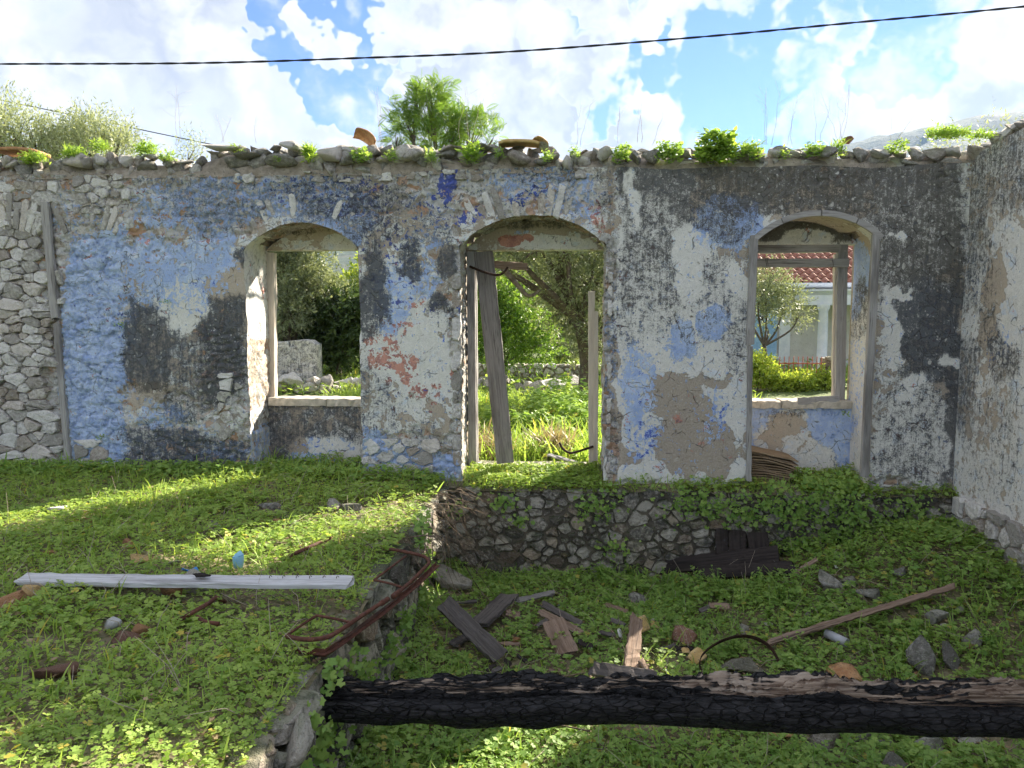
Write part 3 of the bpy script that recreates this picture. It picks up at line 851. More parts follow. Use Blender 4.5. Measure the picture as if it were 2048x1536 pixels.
def rv1(px, py, base, t):
    fl = fl_const(px, .5, .2, .3, .42, T=.7)
    arch = abs(base[..., 2]) <= .5
    fl[0] = np.where(arch, .15, fl[0]); fl[1] = np.where(arch, .0, fl[1]); fl[2] = np.where(arch, .52, fl[2])
    return fl
def rv2(px, py, base, t):
    fl = fl_const(px, .45, .1, .15, .85, T=.9)
    z = base[..., 1]; right = base[..., 2] < -.5; arch = abs(base[..., 2]) <= .5
    qx, qy = warp_px(px, py, .6)
    Wf = np.where(right, .80, .3); Bf = np.where(right, .25, .05); Kf = np.where(right, .12, .15)
    Bf = blob_paint(Bf, qx, qy, [(1712, 540, 34, 60, .82), (1705, 600, 20, 40, .75), (1720, 730, 20, 20, .55), (1698, 800, 24, 60, .5), (1690, 840, 20, 60, .78), (1715, 760, 20, 90, .42)])
    Kf = blob_paint(Kf, qx, qy, [(1722, 610, 16, 60, .62), (1712, 640, 16, 40, .52)])
    Wf = blob_paint(Wf, qx, qy, [(1715, 490, 34, 26, .10), (1712, 690, 30, 50, .9)])
    Wf = np.where(arch, .12, Wf); Kf = np.where(arch, np.where(t > .8, .6, .30), Kf)
    fl[0], fl[1], fl[2] = Wf, Bf, Kf
    return fl
for i, (n, f) in enumerate(zip(NI, (rv0, rv1, rv2))):
    reveal(n, i, .62, f)

def back_panel(name, n, z0, z1, y, fields, x0=None, x1=None, thick=.15, arch=False, parent=WALL):
    """a plastered panel at the back of an opening: sill wall or arched head"""
    x0 = n.xl - .02 if x0 is None else x0; x1 = n.xr + .02 if x1 is None else x1
    nx = max(4, int((x1 - x0) / .018)); nz = max(4, int(((n.za if arch else z1) - z0) / .018))
    U, T = np.meshgrid(np.linspace(x0, x1, nx), np.linspace(0, 1, nz), indexing='ij')
    top = np.maximum(arch_z(n, np.clip(U, n.xl, n.xr)) + .02, z0 + .01) if arch else U * 0 + z1
    Z = z0 + (top - z0) * T
    px, py = project(np.stack([U, U * 0 + y, Z], -1))
    fl = fields(px, py, U, Z)
    Y = y - (relief(U + 5, Z, fl[3]) - .03) * .6 * np.minimum(1, np.minimum(T, 1 - T) * 12)
    V = np.stack([U, Y, Z], -1).reshape(-1, 3); nf = len(V)
    Q = grid_faces(nx, nz)
    # top / bottom / back returns
    ring = [i * nz for i in range(nx)] + [(nx - 1) * nz + j for j in range(1, nz)] + [i * nz + nz - 1 for i in range(nx - 2, -1, -1)] + [j for j in range(nz - 2, 0, -1)]
    Vb = V[ring].copy(); Vb[:, 1] = y + thick
    V = np.vstack([V, Vb]); m = len(ring)
    Q = np.vstack([Q, [(ring[i], nf + i, nf + (i + 1) % m, ring[(i + 1) % m]) for i in range(m)]])
    me = mesh_np(name, V, Q, True)
    me.polygons.foreach_set('use_smooth', np.concatenate([np.ones(len(Q) - m, bool), np.zeros(m, bool)]))
    set_fields(me, [np.concatenate([f.ravel(), f.ravel()[ring]]) for f in fl])
    return obj(name, me, M_WALL, parent)
YB = .55
ZL = [P(640, 500, y=YB)[2], P(1065, 500, y=YB)[2], P(1600, 489, y=YB)[2]]
ZS = [P(640, 798, y=YB)[2], None, P(1570, 803, y=YB)[2]]
def h0(px, py, U, Z):
    fl = fl_const(px, .55, .05, .2, .85, T=.8); qx, qy = warp_px(px, py, .4)
    blob_paint(fl[0], qx, qy, [(620, 468, 90, 10, .15), (690, 485, 40, 16, .7)]); blob_paint(fl[2], qx, qy, [(610, 460, 100, 8, .5)])
    return fl
def h1(px, py, U, Z):
    fl = fl_const(px, .45, .05, .2, .85, T=.6); qx, qy = warp_px(px, py, .4)
    blob_paint(fl[0], qx, qy, [(1100, 488, 90, 14, .85), (960, 488, 40, 14, .5), (1060, 455, 110, 10, .1)]); blob_paint(fl[2], qx, qy, [(1060, 448, 130, 12, .62), (940, 470, 20, 20, .55)])
    blob_paint(fl[4], qx, qy, [(1020, 484, 28, 13, .85), (1052, 480, 12, 8, .7)]); blob_paint(fl[1], qx, qy, [(1040, 466, 16, 6, .6)])
    return fl
def h2(px, py, U, Z):
    fl = fl_const(px, .75, .05, .15, .9, T=.9); qx, qy = warp_px(px, py, .4)
    blob_paint(fl[2], qx, qy, [(1600, 448, 100, 14, .95), (1535, 465, 40, 16, .92), (1672, 462, 36, 22, .92), (1620, 475, 40, 16, .1)])
    return fl
for i, (n, f) in enumerate(zip(NI, (h0, h1, h2))):
    back_panel('arch_head', n, ZL[i], None, YB, f, arch=True, thick=.18)
def s0(px, py, U, Z):
    fl = fl_const(px, .5, .25, .62, .85, T=.15); qx, qy = warp_px(px, py, .6)
    blob_paint(fl[0], qx, qy, [(640, 905, 70, 36, .86), (590, 890, 20, 30, .1), (690, 890, 40, 30, .8)]); blob_paint(fl[1], qx, qy, [(620, 930, 60, 20, .62), (650, 890, 60, 20, .44), (575, 930, 30, 20, .6)])
    blob_paint(fl[2], qx, qy, [(645, 905, 68, 32, .08), (620, 840, 110, 34, .66), (560, 840, 20, 80, .7), (650, 935, 80, 14, .4)]); blob_paint(fl[5], qx, qy, [(600, 935, 50, 12, .5), (640, 895, 60, 24, .3)])
    return fl
def s2(px, py, U, Z):
    fl = fl_const(px, .7, .74, .15, .9, T=.85); qx, qy = warp_px(px, py, .6)
    blob_paint(fl[1], qx, qy, [(1580, 880, 62, 60, .08), (1620, 920, 50, 40, .15), (1660, 850, 36, 40, .85), (1560, 930, 60, 40, .1)]); blob_paint(fl[0], qx, qy, [(1575, 870, 50, 50, .30), (1600, 900, 50, 40, .55), (1640, 930, 40, 26, .85)])
    blob_paint(fl[2], qx, qy, [(1560, 828, 60, 10, .45), (1670, 930, 10, 30, .4)])
    return fl
back_panel('sill_wall', NI[0], -.08, ZS[0], YB - .03, s0, thick=.22)
back_panel('sill_wall', NI[2], -.08, ZS[2], YB - .03, s2, thick=.22)

# sills, threshold
def slab(name, x0, x1, y0, y1, z0, z1, mat, parent, jit=.004, nx=14, loc=True):
    """a worn rectangular slab, subdivided and slightly uneven"""
    r = np.random.default_rng(int(abs(x0 * 977 + z0 * 131)) + 3)
    def side(a):
        return a
    xs = np.linspace(x0, x1, nx); ring = [(y0, z0), (y1, z0), (y1, z1 - .012), (y1 - .012, z1), (y0 + .012, z1), (y0, z1 - .012)]
    V = np.array([[(x, a + r.normal(0, jit), b + r.normal(0, jit)) for a, b in ring] for x in xs]).reshape(-1, 3)
    m = len(ring); Q = []
    for i in range(nx - 1):
        for j in range(m):
            k = (j + 1) % m
            Q.append((i * m + j, i * m + k, (i + 1) * m + k, (i + 1) * m + j))
    Q.append(tuple(range(m))); Q.append(tuple((nx - 1) * m + j for j in range(m - 1, -1, -1)))
    c = V.mean(0)
    o = obj(name, mesh_py(name, V - c, [q[::-1] for q in Q]), mat, parent)
    o.location = c
    return o
xm = P(655, 800, y=YB)[0]
slab('sill', NI[0].xl + .005, xm, YB - .06, WT + .02, ZS[0] - .075, ZS[0] + .012, M_SILL, WALL)
slab('sill', xm + .008, NI[0].xr, YB - .06, WT + .02, ZS[0] - .075, ZS[0] + .010, M_SILL, WALL)
xm = P(1560, 800, y=YB)[0]
slab('sill', NI[2].xl + .005, xm, YB - .06, WT + .02, ZS[2] - .07, ZS[2] + .010, M_SILL, WALL)
slab('sill', xm + .008, NI[2].xr - .01, YB - .06, WT + .02, ZS[2] - .07, ZS[2] + .014, M_SILL, WALL)
ZTH = P(1065, 930, y=YB)[2]
slab('threshold', NI[1].xl + .02, NI[1].xr - .01, YB - .02, WT + .02, ZTH - .09, ZTH, M_SILL, WALL)

# exposed rubble at the left end and patches of bare stones
fy = lambda y0: (lambda u, v, d: (u, y0 - d, v))
xa = P(-120, 700, y=0)[0]; xb = P(138, 700, y=0)[0]
def keep_left(u, v):
    px, py = project(np.array([u, 0, v]))
    return not (84 + (py - 400) * .075 < px < 104 + (py - 400) * .075 and py > 395) and px < 132 + (py - 400) * .01
stonework(WALL, xa, xb, -.02, ZT - .10, 270, 11, fy(-.006), M_STONE, keep_left, .004, (.018, .045), .06, 1.7)
def patch(px0, px1, py0, py1, n, seed, prob=1.0, aspect=1.4):
    a = P(px0, py1, y=0); b = P(px1, py0, y=0)
    r = np.random.default_rng(seed)
    stonework(WALL, a[0], b[0], a[2], b[2], n, seed, fy(-.010), M_STONE, lambda u, v: r.random() < prob, .012, (.012, .030), .05, aspect)
patch(440, 496, 745, 905, 16, 31, .6)
patch(724, 918, 878, 975, 26, 32, .72)
patch(905, 922, 520, 960, 14, 33, .8, 1.0)
patch(1210, 1226, 540, 970, 16, 34, .85, 1.0)
patch(150, 255, 880, 945, 14, 35, .6)
patch(1228, 1490, 966, 988, 14, 36, .9)
patch(1755, 1905, 970, 990, 8, 37, .9)
patch(150, 470, 345, 430, 60, 38, .30)
patch(470, 1215, 336, 368, 60, 39, .32)

# voussoirs round the two ragged arches and the blocked arches at the far left
def voussoirs(xc, zc, R, a0, a1, k, prob, ln, seed, proud=.012):
    r = np.random.default_rng(seed)
    th = np.linspace(a0, a1, k + 1)
    for i in range(k):
        if r.random() > prob: continue
        t0, t1 = th[i] + .006, th[i + 1] - .006
        l = ln * r.uniform(.65, 1.2)
        def fr(s, q, d):
            a = t0 + (t1 - t0) * s; rr = R + .012 + q * l
            return (xc + rr * math.sin(a), -proud - d, zc + rr * math.cos(a))
        pr = r.uniform(.006, .020)
        pts = [(0.05, 0), (.95, 0), (1, .5), (.9, 1), (.5, 1.06), (.1, 1), (0, .5)]
        pts = [(a + r.normal(0, .05), b + r.normal(0, .04)) for a, b in pts]
        W = [fr(a, b, -.06) for a, b in pts] + [fr(a, b, pr * .6) for a, b in pts] + [fr(.5 + (a - .5) * .75, .5 + (b - .5) * .8, pr) for a, b in pts] + [fr(.5, .5, pr * 1.1)]
        m = len(pts); Q = []
        for s in range(2):
            for q in range(m): Q.append((s * m + q, s * m + (q + 1) % m, (s + 1) * m + (q + 1) % m, (s + 1) * m + q))
        for q in range(m): Q.append((2 * m + q, 2 * m + (q + 1) % m, 3 * m))
        W = np.array(W); c = W.mean(0)
        o = obj('voussoir', mesh_py('voussoir', W - c, Q), M_STONE, WALL); o.location = c
for n, pr, sd_ in ((NI[0], .30, 5), (NI[1], .62, 6)):
    a = math.asin(n.w / n.R)
    voussoirs(n.xc, n.za - n.R, n.R, -a, a, 21, pr, .27, sd_)
c = P(175, 455, y=0); voussoirs(c[0], c[2] - .62, .62, -.45, .55, 10, .55, .26, 8)
c = P(15, 470, y=0); voussoirs(c[0], c[2] - .75, .80, -.5, .45, 11, .75, .32, 9, .03)

# vertical batten strips let into the masonry at the left end
def bar_local(name, p0, p1, wdt, thk, mat, parent=None, nseg=14, jit=.003, taper=1.0, up=(0, -1, 0), warp=0.0, ragged=.0, seed=0):
    """plank from p0 to p1; local X runs along the grain. 'up' is the direction of its broad face"""
    p0 = np.array(p0, float); p1 = np.array(p1, float)
    L = np.linalg.norm(p1 - p0); ex = (p1 - p0) / L
    up = np.array(up, float); ez = up - ex * (up @ ex); ez /= np.linalg.norm(ez); ey = np.cross(ez, ex)
    r = np.random.default_rng(seed + int(L * 1000))
    V = []; m = 8
    prof = [(-.5, -.5), (0, -.5), (.5, -.5), (.5, .35), (.47, .5), (0, .5), (-.47, .5), (-.5, .35)]
    bend = r.normal(0, 1)
    for i in range(nseg + 1):
        t = i / nseg; w_ = wdt * (1 + (taper - 1) * t)
        for a, b in prof:
            rag = 0
            if i == 0: rag = abs(r.normal(0, ragged))
            if i == nseg: rag = -abs(r.normal(0, ragged))
            V.append(((t - .5) * L + rag, a * w_ + r.normal(0, jit), b * thk + r.normal(0, jit * .6) + warp * bend * math.sin(math.pi * t)))
    Q = []
    for i in range(nseg):
        for j in range(m):
            k = (j + 1) % m
            Q.append((i * m + j, (i + 1) * m + j, (i + 1) * m + k, i * m + k))
    Q.append(tuple(range(m))); Q.append(tuple(nseg * m + j for j in range(m - 1, -1, -1)))
    me = mesh_py(name, V, Q)
    o = obj(name, me, mat, parent)
    M = Matrix(((ex[0], ey[0], ez[0], (p0[0] + p1[0]) / 2), (ex[1], ey[1], ez[1], (p0[1] + p1[1]) / 2), (ex[2], ey[2], ez[2], (p0[2] + p1[2]) / 2), (0, 0, 0, 1)))
    o.matrix_world = M
    return o
def wp(px, py, y=0.0): return P(px, py, y=y)
bar_local('batten', wp(90, 402, -.03), wp(112, 640, -.03), .085, .05, M_GREYWOOD, WALL, seed=1, ragged=.02)
bar_local('batten', wp(114, 645, -.02), wp(139, 940, -.02), .065, .05, M_GREYWOOD, WALL, seed=2, ragged=.02)

# rubble capping along the wall top: every stone a piece of its own
CAPT = np.array([(-300, 312), (0, 310), (120, 306), (200, 302), (330, 306), (360, 316), (400, 300), (440, 284), (600, 284), (622, 302), (640, 290), (700, 282), (760, 288), (900, 286), (1000, 284), (1090, 286), (1120, 298), (1200, 292), (1300, 290), (1500, 292), (1560, 286), (1700, 292), (1800, 294), (1900, 286), (2000, 286)], float)
def cap_z(x):
    px, _ = project(np.array([x, 0, ZT])); return P(float(px), float(np.interp(px, CAPT[:, 0], CAPT[:, 1]) + 7), y=0)[2]
def capping():
    r = random.Random(4)
    k = 0
    for y_, dz_ in ((.01, 0), (.16, .02)):
        x = XL + .2
        while x < XR - .1:
            w_ = r.uniform(.09, .23); top = cap_z(x) + dz_
            z = ZT - .06
            if r.random() < .12: x += w_ * .95; continue
            while z < top - .02:
                h = r.uniform(.07, .16)
                h = min(h, max(top - z, .04))
                rock('coping_stone', M_COPE, (x + r.uniform(-.04, .04), y_ + .05 + r.uniform(-.02, .05), z + h * .5), (w_ * r.uniform(.45, .70), r.uniform(.08, .13), h * .82), k, WALL, tilt=.35); k += 1
                z += h * .92
            x += w_ * .95
    for row, (y0, y1, z0, z1, n) in enumerate([(.25, .50, .10, .28, 90), (.45, .70, .12, .30, 90)]):
        for i in range(n):
            px_ = r.uniform(XL + .2, XR - .1)
            lift = (cap_z(px_) - ZT - .2) * 2
            s = r.uniform(.05, .12)
            rock('coping_stone', M_COPE, (px_, r.uniform(y0, y1), ZT - .04 + r.uniform(z0, z1) * .75 + lift * .5), (s * r.uniform(.9, 1.6), s * r.uniform(.8, 1.3), s * r.uniform(.5, .8)), k, WALL, tilt=.5); k += 1
    # the large blocks one notices along the edge
    for (a, b, c_, d_) in [(128, 305, 190, 338), (182, 308, 215, 336), (402, 285, 480, 302), (530, 300, 592, 332), (640, 292, 690, 330), (678, 302, 708, 334), (805, 296, 850, 328), (1005, 294, 1060, 328), (1125, 310, 1148, 342), (1195, 296, 1225, 326), (1280, 298, 1318, 326), (1640, 288, 1672, 318), (1740, 298, 1782, 318), (470, 302, 520, 318), (560, 280, 606, 302), (1060, 316, 1100, 332)]:
        p0 = P(a, d_, y=-.04); p1 = P(c_, b, y=-.04)
        rock('coping_stone', M_COPE, ((p0[0] + p1[0]) / 2, -.03, (p0[2] + p1[2]) / 2), ((p1[0] - p0[0]) * .56, .12, (p1[2] - p0[2]) * .56), k + 3, WALL, rz=0, tilt=.12); k += 1
capping()
def coping_bed():
    xs = np.arange(XL, XR + .5, .05); ys = np.array([-.015, .0, .04, .10, .18, .3, .45, .6, .70, WT])
    hz = np.array([cap_z(min(x, XR)) for x in xs])
    prof = np.array([0, .25, .55, .8, .95, 1.0, 1.0, .9, .5, 0])
    X, Y = np.meshgrid(xs, ys, indexing='ij')
    Z = ZT - .08 + (hz - ZT + .03)[:, None] * prof[None, :] + (fbm(X * 9, Y * 9, 88, 3) - .5) * .06 * (prof[None, :] > .1)
    obj('coping_bed', mesh_np('coping_bed', np.stack([X, Y, Z], -1).reshape(-1, 3), grid_faces(len(xs), len(ys))[:, ::-1], True), M_MORTAR, WALL)
coping_bed()

# ================================================================== FOUNDATION, TERRACE FACE, RIGHT WALL
FND = thing('foundation_wall', 'low damp rubble footing under the long wall above the sunken floor', 'wall', (0, 0, 0)); FND['kind'] = 'thing'
obj('mortar_bed', boxes_mesh('mortar_bed', [(XE - .1, XR, -.115, .05, -1.35, -.06)]), M_DAMPMORTAR, FND)
stonework(FND, XE, XR, -1.12, -.03, 400, 41, fy(-.11), M_FOUND, None, .014, (.02, .06), .05, 1.35)
TER = thing('terrace_wall', 'crumbling stone side of the raised floor facing the sunken room', 'wall', (0, 0, 0)); TER['kind'] = 'thing'
obj('mortar_bed', boxes_mesh('mortar_bed', [(XE - .3, XE - .035, -9.0, -.10, -1.35, -.10)]), M_DAMPMORTAR, TER)
stonework(TER, -9.0, -.12, -1.15, -.015, 300, 43, lambda u, v, d: (XE - .03 + d * 1.3, u, v), M_FOUND, lambda u, v: u > -6.2, .013, (.02, .075), .06, 1.25)

def right_fields(px, py, Y, Z):
    qx, qy = warp_px(px, py)
    Wf = np.full(px.shape, .66); Bf = np.full(px.shape, .22); Kf = np.full(px.shape, .26); Pf = np.full(px.shape, .85); Rf = Wf * 0 + .03; Df = Wf * 0 + .03; Tf = np.full(px.shape, .75)
    blob_paint(Kf, qx, qy, [(1960, 320, 110, 110, .60, 4), (1940, 460, 34, 130, .60, 4), (1965, 620, 40, 90, .48), (2010, 700, 30, 60, .62), (1932, 740, 26, 160, .58), (1990, 900, 60, 100, .40), (2035, 560, 40, 120, .16), (1945, 640, 16, 30, .15), (2020, 640, 20, 40, .1), (2000, 830, 50, 60, .42)])
    blob_paint(Wf, qx, qy, [(2035, 560, 40, 120, .86), (1990, 560, 20, 60, .25), (1975, 660, 16, 40, .3), (1970, 800, 60, 100, .55), (1960, 330, 110, 150, .6, 4)])
    blob_paint(Bf, qx, qy, [(1950, 560, 30, 60, .35), (2000, 690, 26, 50, .45)])
    blob_paint(Tf, qx, qy, [(1935, 700, 30, 200, .2, 4)])
    away = sstep(px, 2080, 2300); Kf += (.30 + .45 * fbm(Y * .9, Z * .9, 95, 3) - Kf) * away; Wf += (.35 + .6 * fbm(Y * .7, Z * .7, 97, 3) - Wf) * away; Bf += (.1 + .5 * fbm(Y * .8, Z * .8, 98, 3) - Bf) * away
    return [np.clip(a, 0, 1) for a in (Wf, Bf, Kf, Pf, Rf, Df, Tf)]
RW = thing('ruined_wall', 'stained plaster side wall running from the far corner towards the viewer', 'wall', (0, 0, 0)); RW['kind'] = 'thing'
def make_right():
    ys = np.concatenate([np.arange(.02, -2.6, -.018), np.arange(-2.62, -7.2, -.06)]); zs = np.arange(-.05, ZT + .26, .02)
    Y, Z = np.meshgrid(ys, zs, indexing='ij')
    top = ZT + .02 + .09 * (fbm(ys * 2, ys * 0, 53, 4) - .4) + .13 * sstep(-ys, .15, 1.3)
    Z = np.minimum(Z, top[:, None])
    px, py = project(np.stack([Y * 0 + XR, Y, Z], -1))
    fl = right_fields(px, py, Y, Z)
    X = XR - relief(Y + 30, Z, fl[3]) + .02
    me = mesh_np('plaster_face', np.stack([X, Y, Z], -1).reshape(-1, 3), grid_faces(len(ys), len(zs)), True)
    set_fields(me, [f.ravel() for f in fl])
    obj('plaster_face', me, M_WALL, RW)
    obj('masonry_core', boxes_mesh('masonry_core', [(XR + .045, XR + .6, -7.2, .045, -1.3, ZT - .02)]), M_MORTAR, RW)
    r = random.Random(12); k = 0
    for i in range(120):
        y = r.uniform(-3.6, .3); x = XR + r.uniform(-.02, .5); s = r.uniform(.05, .13)
        z = ZT + .0 + .22 * min(1, (x - XR) / .3) * r.random() + s * .3 + .20 * min(1, max(0, -y / 1.3))
        rock('coping_stone', M_COPE, (x, y, z), (s * r.uniform(.8, 1.4), s * r.uniform(.9, 1.5), s * r.uniform(.5, .8)), 200 + k, RW, tilt=.5); k += 1
make_right()
obj('mortar_bed', boxes_mesh('mortar_bed', [(XR - .045, XR + .05, -7.2, -.16, -1.35, -.05)]), M_MORTAR, RW)
stonework(RW, -3.6, -.13, -1.1, -.03, 130, 47, lambda u, v, d: (XR - .04 - d, u, v), M_STONE, None, .012, (.02, .05), .05, 1.3)

# ================================================================== LEAF INSTANCING INTO ONE MESH
def kite(a0, ln, wd, tip=1.0, lift=.12, base=0.0):
    c, s = math.cos(a0), math.sin(a0)
    pts = [(base, 0, 0), (ln * .58, -wd, lift * ln), (ln * tip, 0, lift * ln * .6), (ln * .58, wd, lift * ln)]
    return [(x * c - y * s, x * s + y * c, z) for x, y, z in pts]
def tmpl(kind):
    if kind == 'clover': V = sum([kite(a, 1, .52, .93, .15) for a in (0, 2.094, 4.189)], [])
    elif kind == 'lobed': V = sum([kite(a, r_, .36, 1.0, .10) for a, r_ in ((-.1, 1), (.95, .92), (1.95, .85), (-1.15, .92), (-2.15, .85))], [])
    elif kind == 'lance': V = [(0, 0, 0), (.45, -.17, .03), (1, 0, -.05), (.45, .17, .03)]
    elif kind == 'oval': V = [(0, 0, 0), (.5, -.30, .05), (1, 0, -.06), (.5, .30, .05)]
    elif kind == 'olive': V = [(0, 0, 0), (.45, -.13, .02), (1, 0, 0), (.45, .13, .02)]
    elif kind == 'blade':
        c = [(0, 0, 0), (.10, 0, .36), (.28, 0, .68), (.55, 0, .92)]; wd = [.035, .032, .022, .003]
        V = []
        for i in range(3):
            V += [(c[i][0], -wd[i], c[i][2]), (c[i][0], wd[i], c[i][2]), (c[i + 1][0], wd[i + 1], c[i + 1][2]), (c[i + 1][0], -wd[i + 1], c[i + 1][2])]
    elif kind == 'frond':
        V = []
        for i in range(13):
            t = .1 + .9 * i / 12; zz = -.25 * t * t; l = .26 * math.sin(math.pi * (t * .85 + .12))
            for s in (-1, 1):
                V += [(t, 0, zz), (t + .035 + l * .3, s * l * .5, zz + .02), (t + l * .45, s * l, zz - .02), (t - .02 + l * .3, s * l * .5, zz + .02)]
    V = np.array(V, float)
    return V, np.arange(len(V)).reshape(-1, 4)
TM = {k: tmpl(k) for k in ('clover', 'lobed', 'lance', 'oval', 'olive', 'blade', 'frond')}
def unit(v): return v / (np.linalg.norm(v, axis=-1, keepdims=True) + 1e-9)
def frames_from(xdir, up):
    x = unit(xdir); z = unit(up - x * np.sum(up * x, -1, keepdims=True)); y = np.cross(z, x)
    return np.stack([x, y, z], -1)              # columns
def leaf_mesh(name, parts):
    """parts: list of (kind, pos, frames, scale, tint)"""
    VV = []; FF = []; TT = []; off = 0
    for kind, pos, fr, sc, tint in parts:
        V, Q = TM[kind]; n = len(pos)
        if n == 0: continue
        W = np.einsum('nij,kj->nki', fr, V) * np.asarray(sc)[:, None, None] + pos[:, None, :]
        VV.append(W.reshape(-1, 3)); FF.append((Q[None] + (np.arange(n) * len(V))[:, None, None]).reshape(-1, 4) + off)
        TT.append(np.repeat(tint, len(V))); off += n * len(V)
    me = mesh_np(name, np.vstack(VV), np.vstack(FF), False)
    fattr(me, 'tint', np.concatenate(TT))
    return me
def rand_flat(n, r, tilt=.5):
    a = r.uniform(0, 2 * math.pi, n)
    up = np.stack([r.normal(0, tilt, n), r.normal(0, tilt, n), np.ones(n)], 1)
    return frames_from(np.stack([np.cos(a), np.sin(a), r.normal(0, .15, n)], 1), up)
def blades(n, r, x, y, z, ln, lean=.35):
    a = r.uniform(0, 2 * math.pi, n)
    up = np.stack([r.normal(0, lean, n), r.normal(0, lean, n), np.ones(n)], 1)
    z_ = unit(up); x_ = np.stack([np.cos(a), np.sin(a), np.zeros(n)], 1); x_ = unit(x_ - z_ * np.sum(x_ * z_, 1, keepdims=True))
    fr = np.stack([x_, np.cross(z_, x_), z_], -1)
    return ('blade', np.stack([x, y, z], 1), fr, ln, np.clip(r.normal(.45, .25, n), 0, 1))

# places kept clear of tall weeds: (x, y, radius)
CLEAR = []
def clear_factor(x, y):
    f = np.ones_like(x)
    for cx, cy, rr in CLEAR: f = np.minimum(f, sstep(np.hypot(x - cx, y - cy), rr * .45, rr * 1.1))
    return f
def clear_line(p0, p1, rr):
    n = max(2, int(np.hypot(p1[0] - p0[0], p1[1] - p0[1]) / (rr * .8)))
    for t in np.linspace(0, 1, n): CLEAR.append((p0[0] + (p1[0] - p0[0]) * t, p0[1] + (p1[1] - p0[1]) * t, rr))

# ================================================================== DEBRIS
PITP = lambda px, py, up=.0: ground_pt(px, py, pit_h, up)
TERP = lambda px, py, up=.0: ground_pt(px, py, terrace_h, up)
def px_w(p, w):   # width in metres of w pixels at p
    return w / F * ((p - CAM) @ (RC @ np.array([0, 0, -1.0])))
def plank(name, label, cat, a, b, wpx, thk, mat, base=PITP, up0=.07, up1=.07, face=(0, -.6, 1), warp=0.0, taper=1.0, ragged=.03, seed=0, group=None, nseg=14):
    p0 = base(*a, up0); p1 = base(*b, up1)
    wd = px_w((p0 + p1) / 2, wpx)
    o = bar_local(name, p0, p1, wd, thk, mat, None, nseg, .004, taper, face, warp, ragged, seed)
    tag(o, label, cat, group)
    clear_line(p0, p1, max(wd * 1.0, .08))
    return o
# --- raised floor
pl0 = P(38, 1158, z=.13); pl1 = P(708, 1164, z=.17)
o = bar_local('plank', pl0, pl1, .125, .028, M_PALEWOOD, None, 26, .0025, 1.05, (0, -.10, 1), .006, .02, 5)
tag(o, 'long bleached grey plank lying across the weeds of the raised floor', 'plank')
clear_line(pl0, pl1, .07)
for k in range(6):
    xx = .18 + k * .085; V, Q = tube('nail', [(0, 0, 0), (.002, 0, .014), (.010, 0, .018), (.016, .002, .010)], .0022, 5)
    nl_ = obj('nail', mesh_py('nail', V, Q, True), M_DARKRUST, o); nl_.location = (1.15 - xx, .018, .012)
for i, (a, b, s_) in enumerate([(395, 1178, .10), (345, 1190, .09)]):
    p = TERP(a, b, .02)
    o = rock('stone', M_TILE if i else M_ROCK, p + np.array([0, 0, .03]), (s_, s_ * .8, s_ * .95), 5 + i, None, tilt=.4)
    tag(o, ['pointed ochre stone propping the middle of the bleached plank', 'squat brown stone in front of the bleached plank'][i], 'stone')
def crumple(name, label, cat, p, size, mat, seed, group=None):
    """a crumpled scrap: folded open sheet with thickness"""
    r = np.random.default_rng(seed)
    n = 7
    U, W = np.meshgrid(np.linspace(-1, 1, n), np.linspace(-1, 1, n), indexing='ij')
    Z = .45 * np.abs(U) + .35 * fbm(U * 2 + seed, W * 2, seed, 2) + .2 * W * U
    V = np.stack([U * (1 - .25 * np.abs(W)), W * .8, Z], -1).reshape(-1, 3) + r.normal(0, .05, (n * n, 3))
    Q = grid_faces(n, n)
    V2 = V + np.array([0, 0, .06]); k = len(V)
    ring = [i * n for i in range(n)] + [(n - 1) * n + j for j in range(1, n)] + [i * n + n - 1 for i in range(n - 2, -1, -1)] + [j for j in range(n - 2, 0, -1)]
    Q = np.vstack([Q[:, ::-1], Q + k, [(ring[i], ring[(i + 1) % len(ring)], ring[(i + 1) % len(ring)] + k, ring[i] + k) for i in range(len(ring))]])
    o = obj(name, mesh_np(name, np.vstack([V, V2]) * np.array(size), Q, True), mat)
    o.location = p; o.rotation_euler = (r.normal(0, .3), r.normal(0, .3), r.uniform(0, 6))
    tag(o, label, cat, group)
    return o
M_BLUEP = simple_noise_mat('blue_plastic', (0.05, 0.22, 0.52), (0.09, 0.32, 0.66), 10, .45, .002, spec=.4)
M_CYANP = simple_noise_mat('pale_blue_plastic', (0.22, 0.50, 0.68), (0.40, 0.66, 0.80), 10, .45, .002, spec=.4)
p = TERP(378, 1146, .10); crumple('plastic_scrap', 'torn bright blue plastic scrap behind the bleached plank', 'scrap', p, (.055, .035, .04), M_BLUEP, 3)
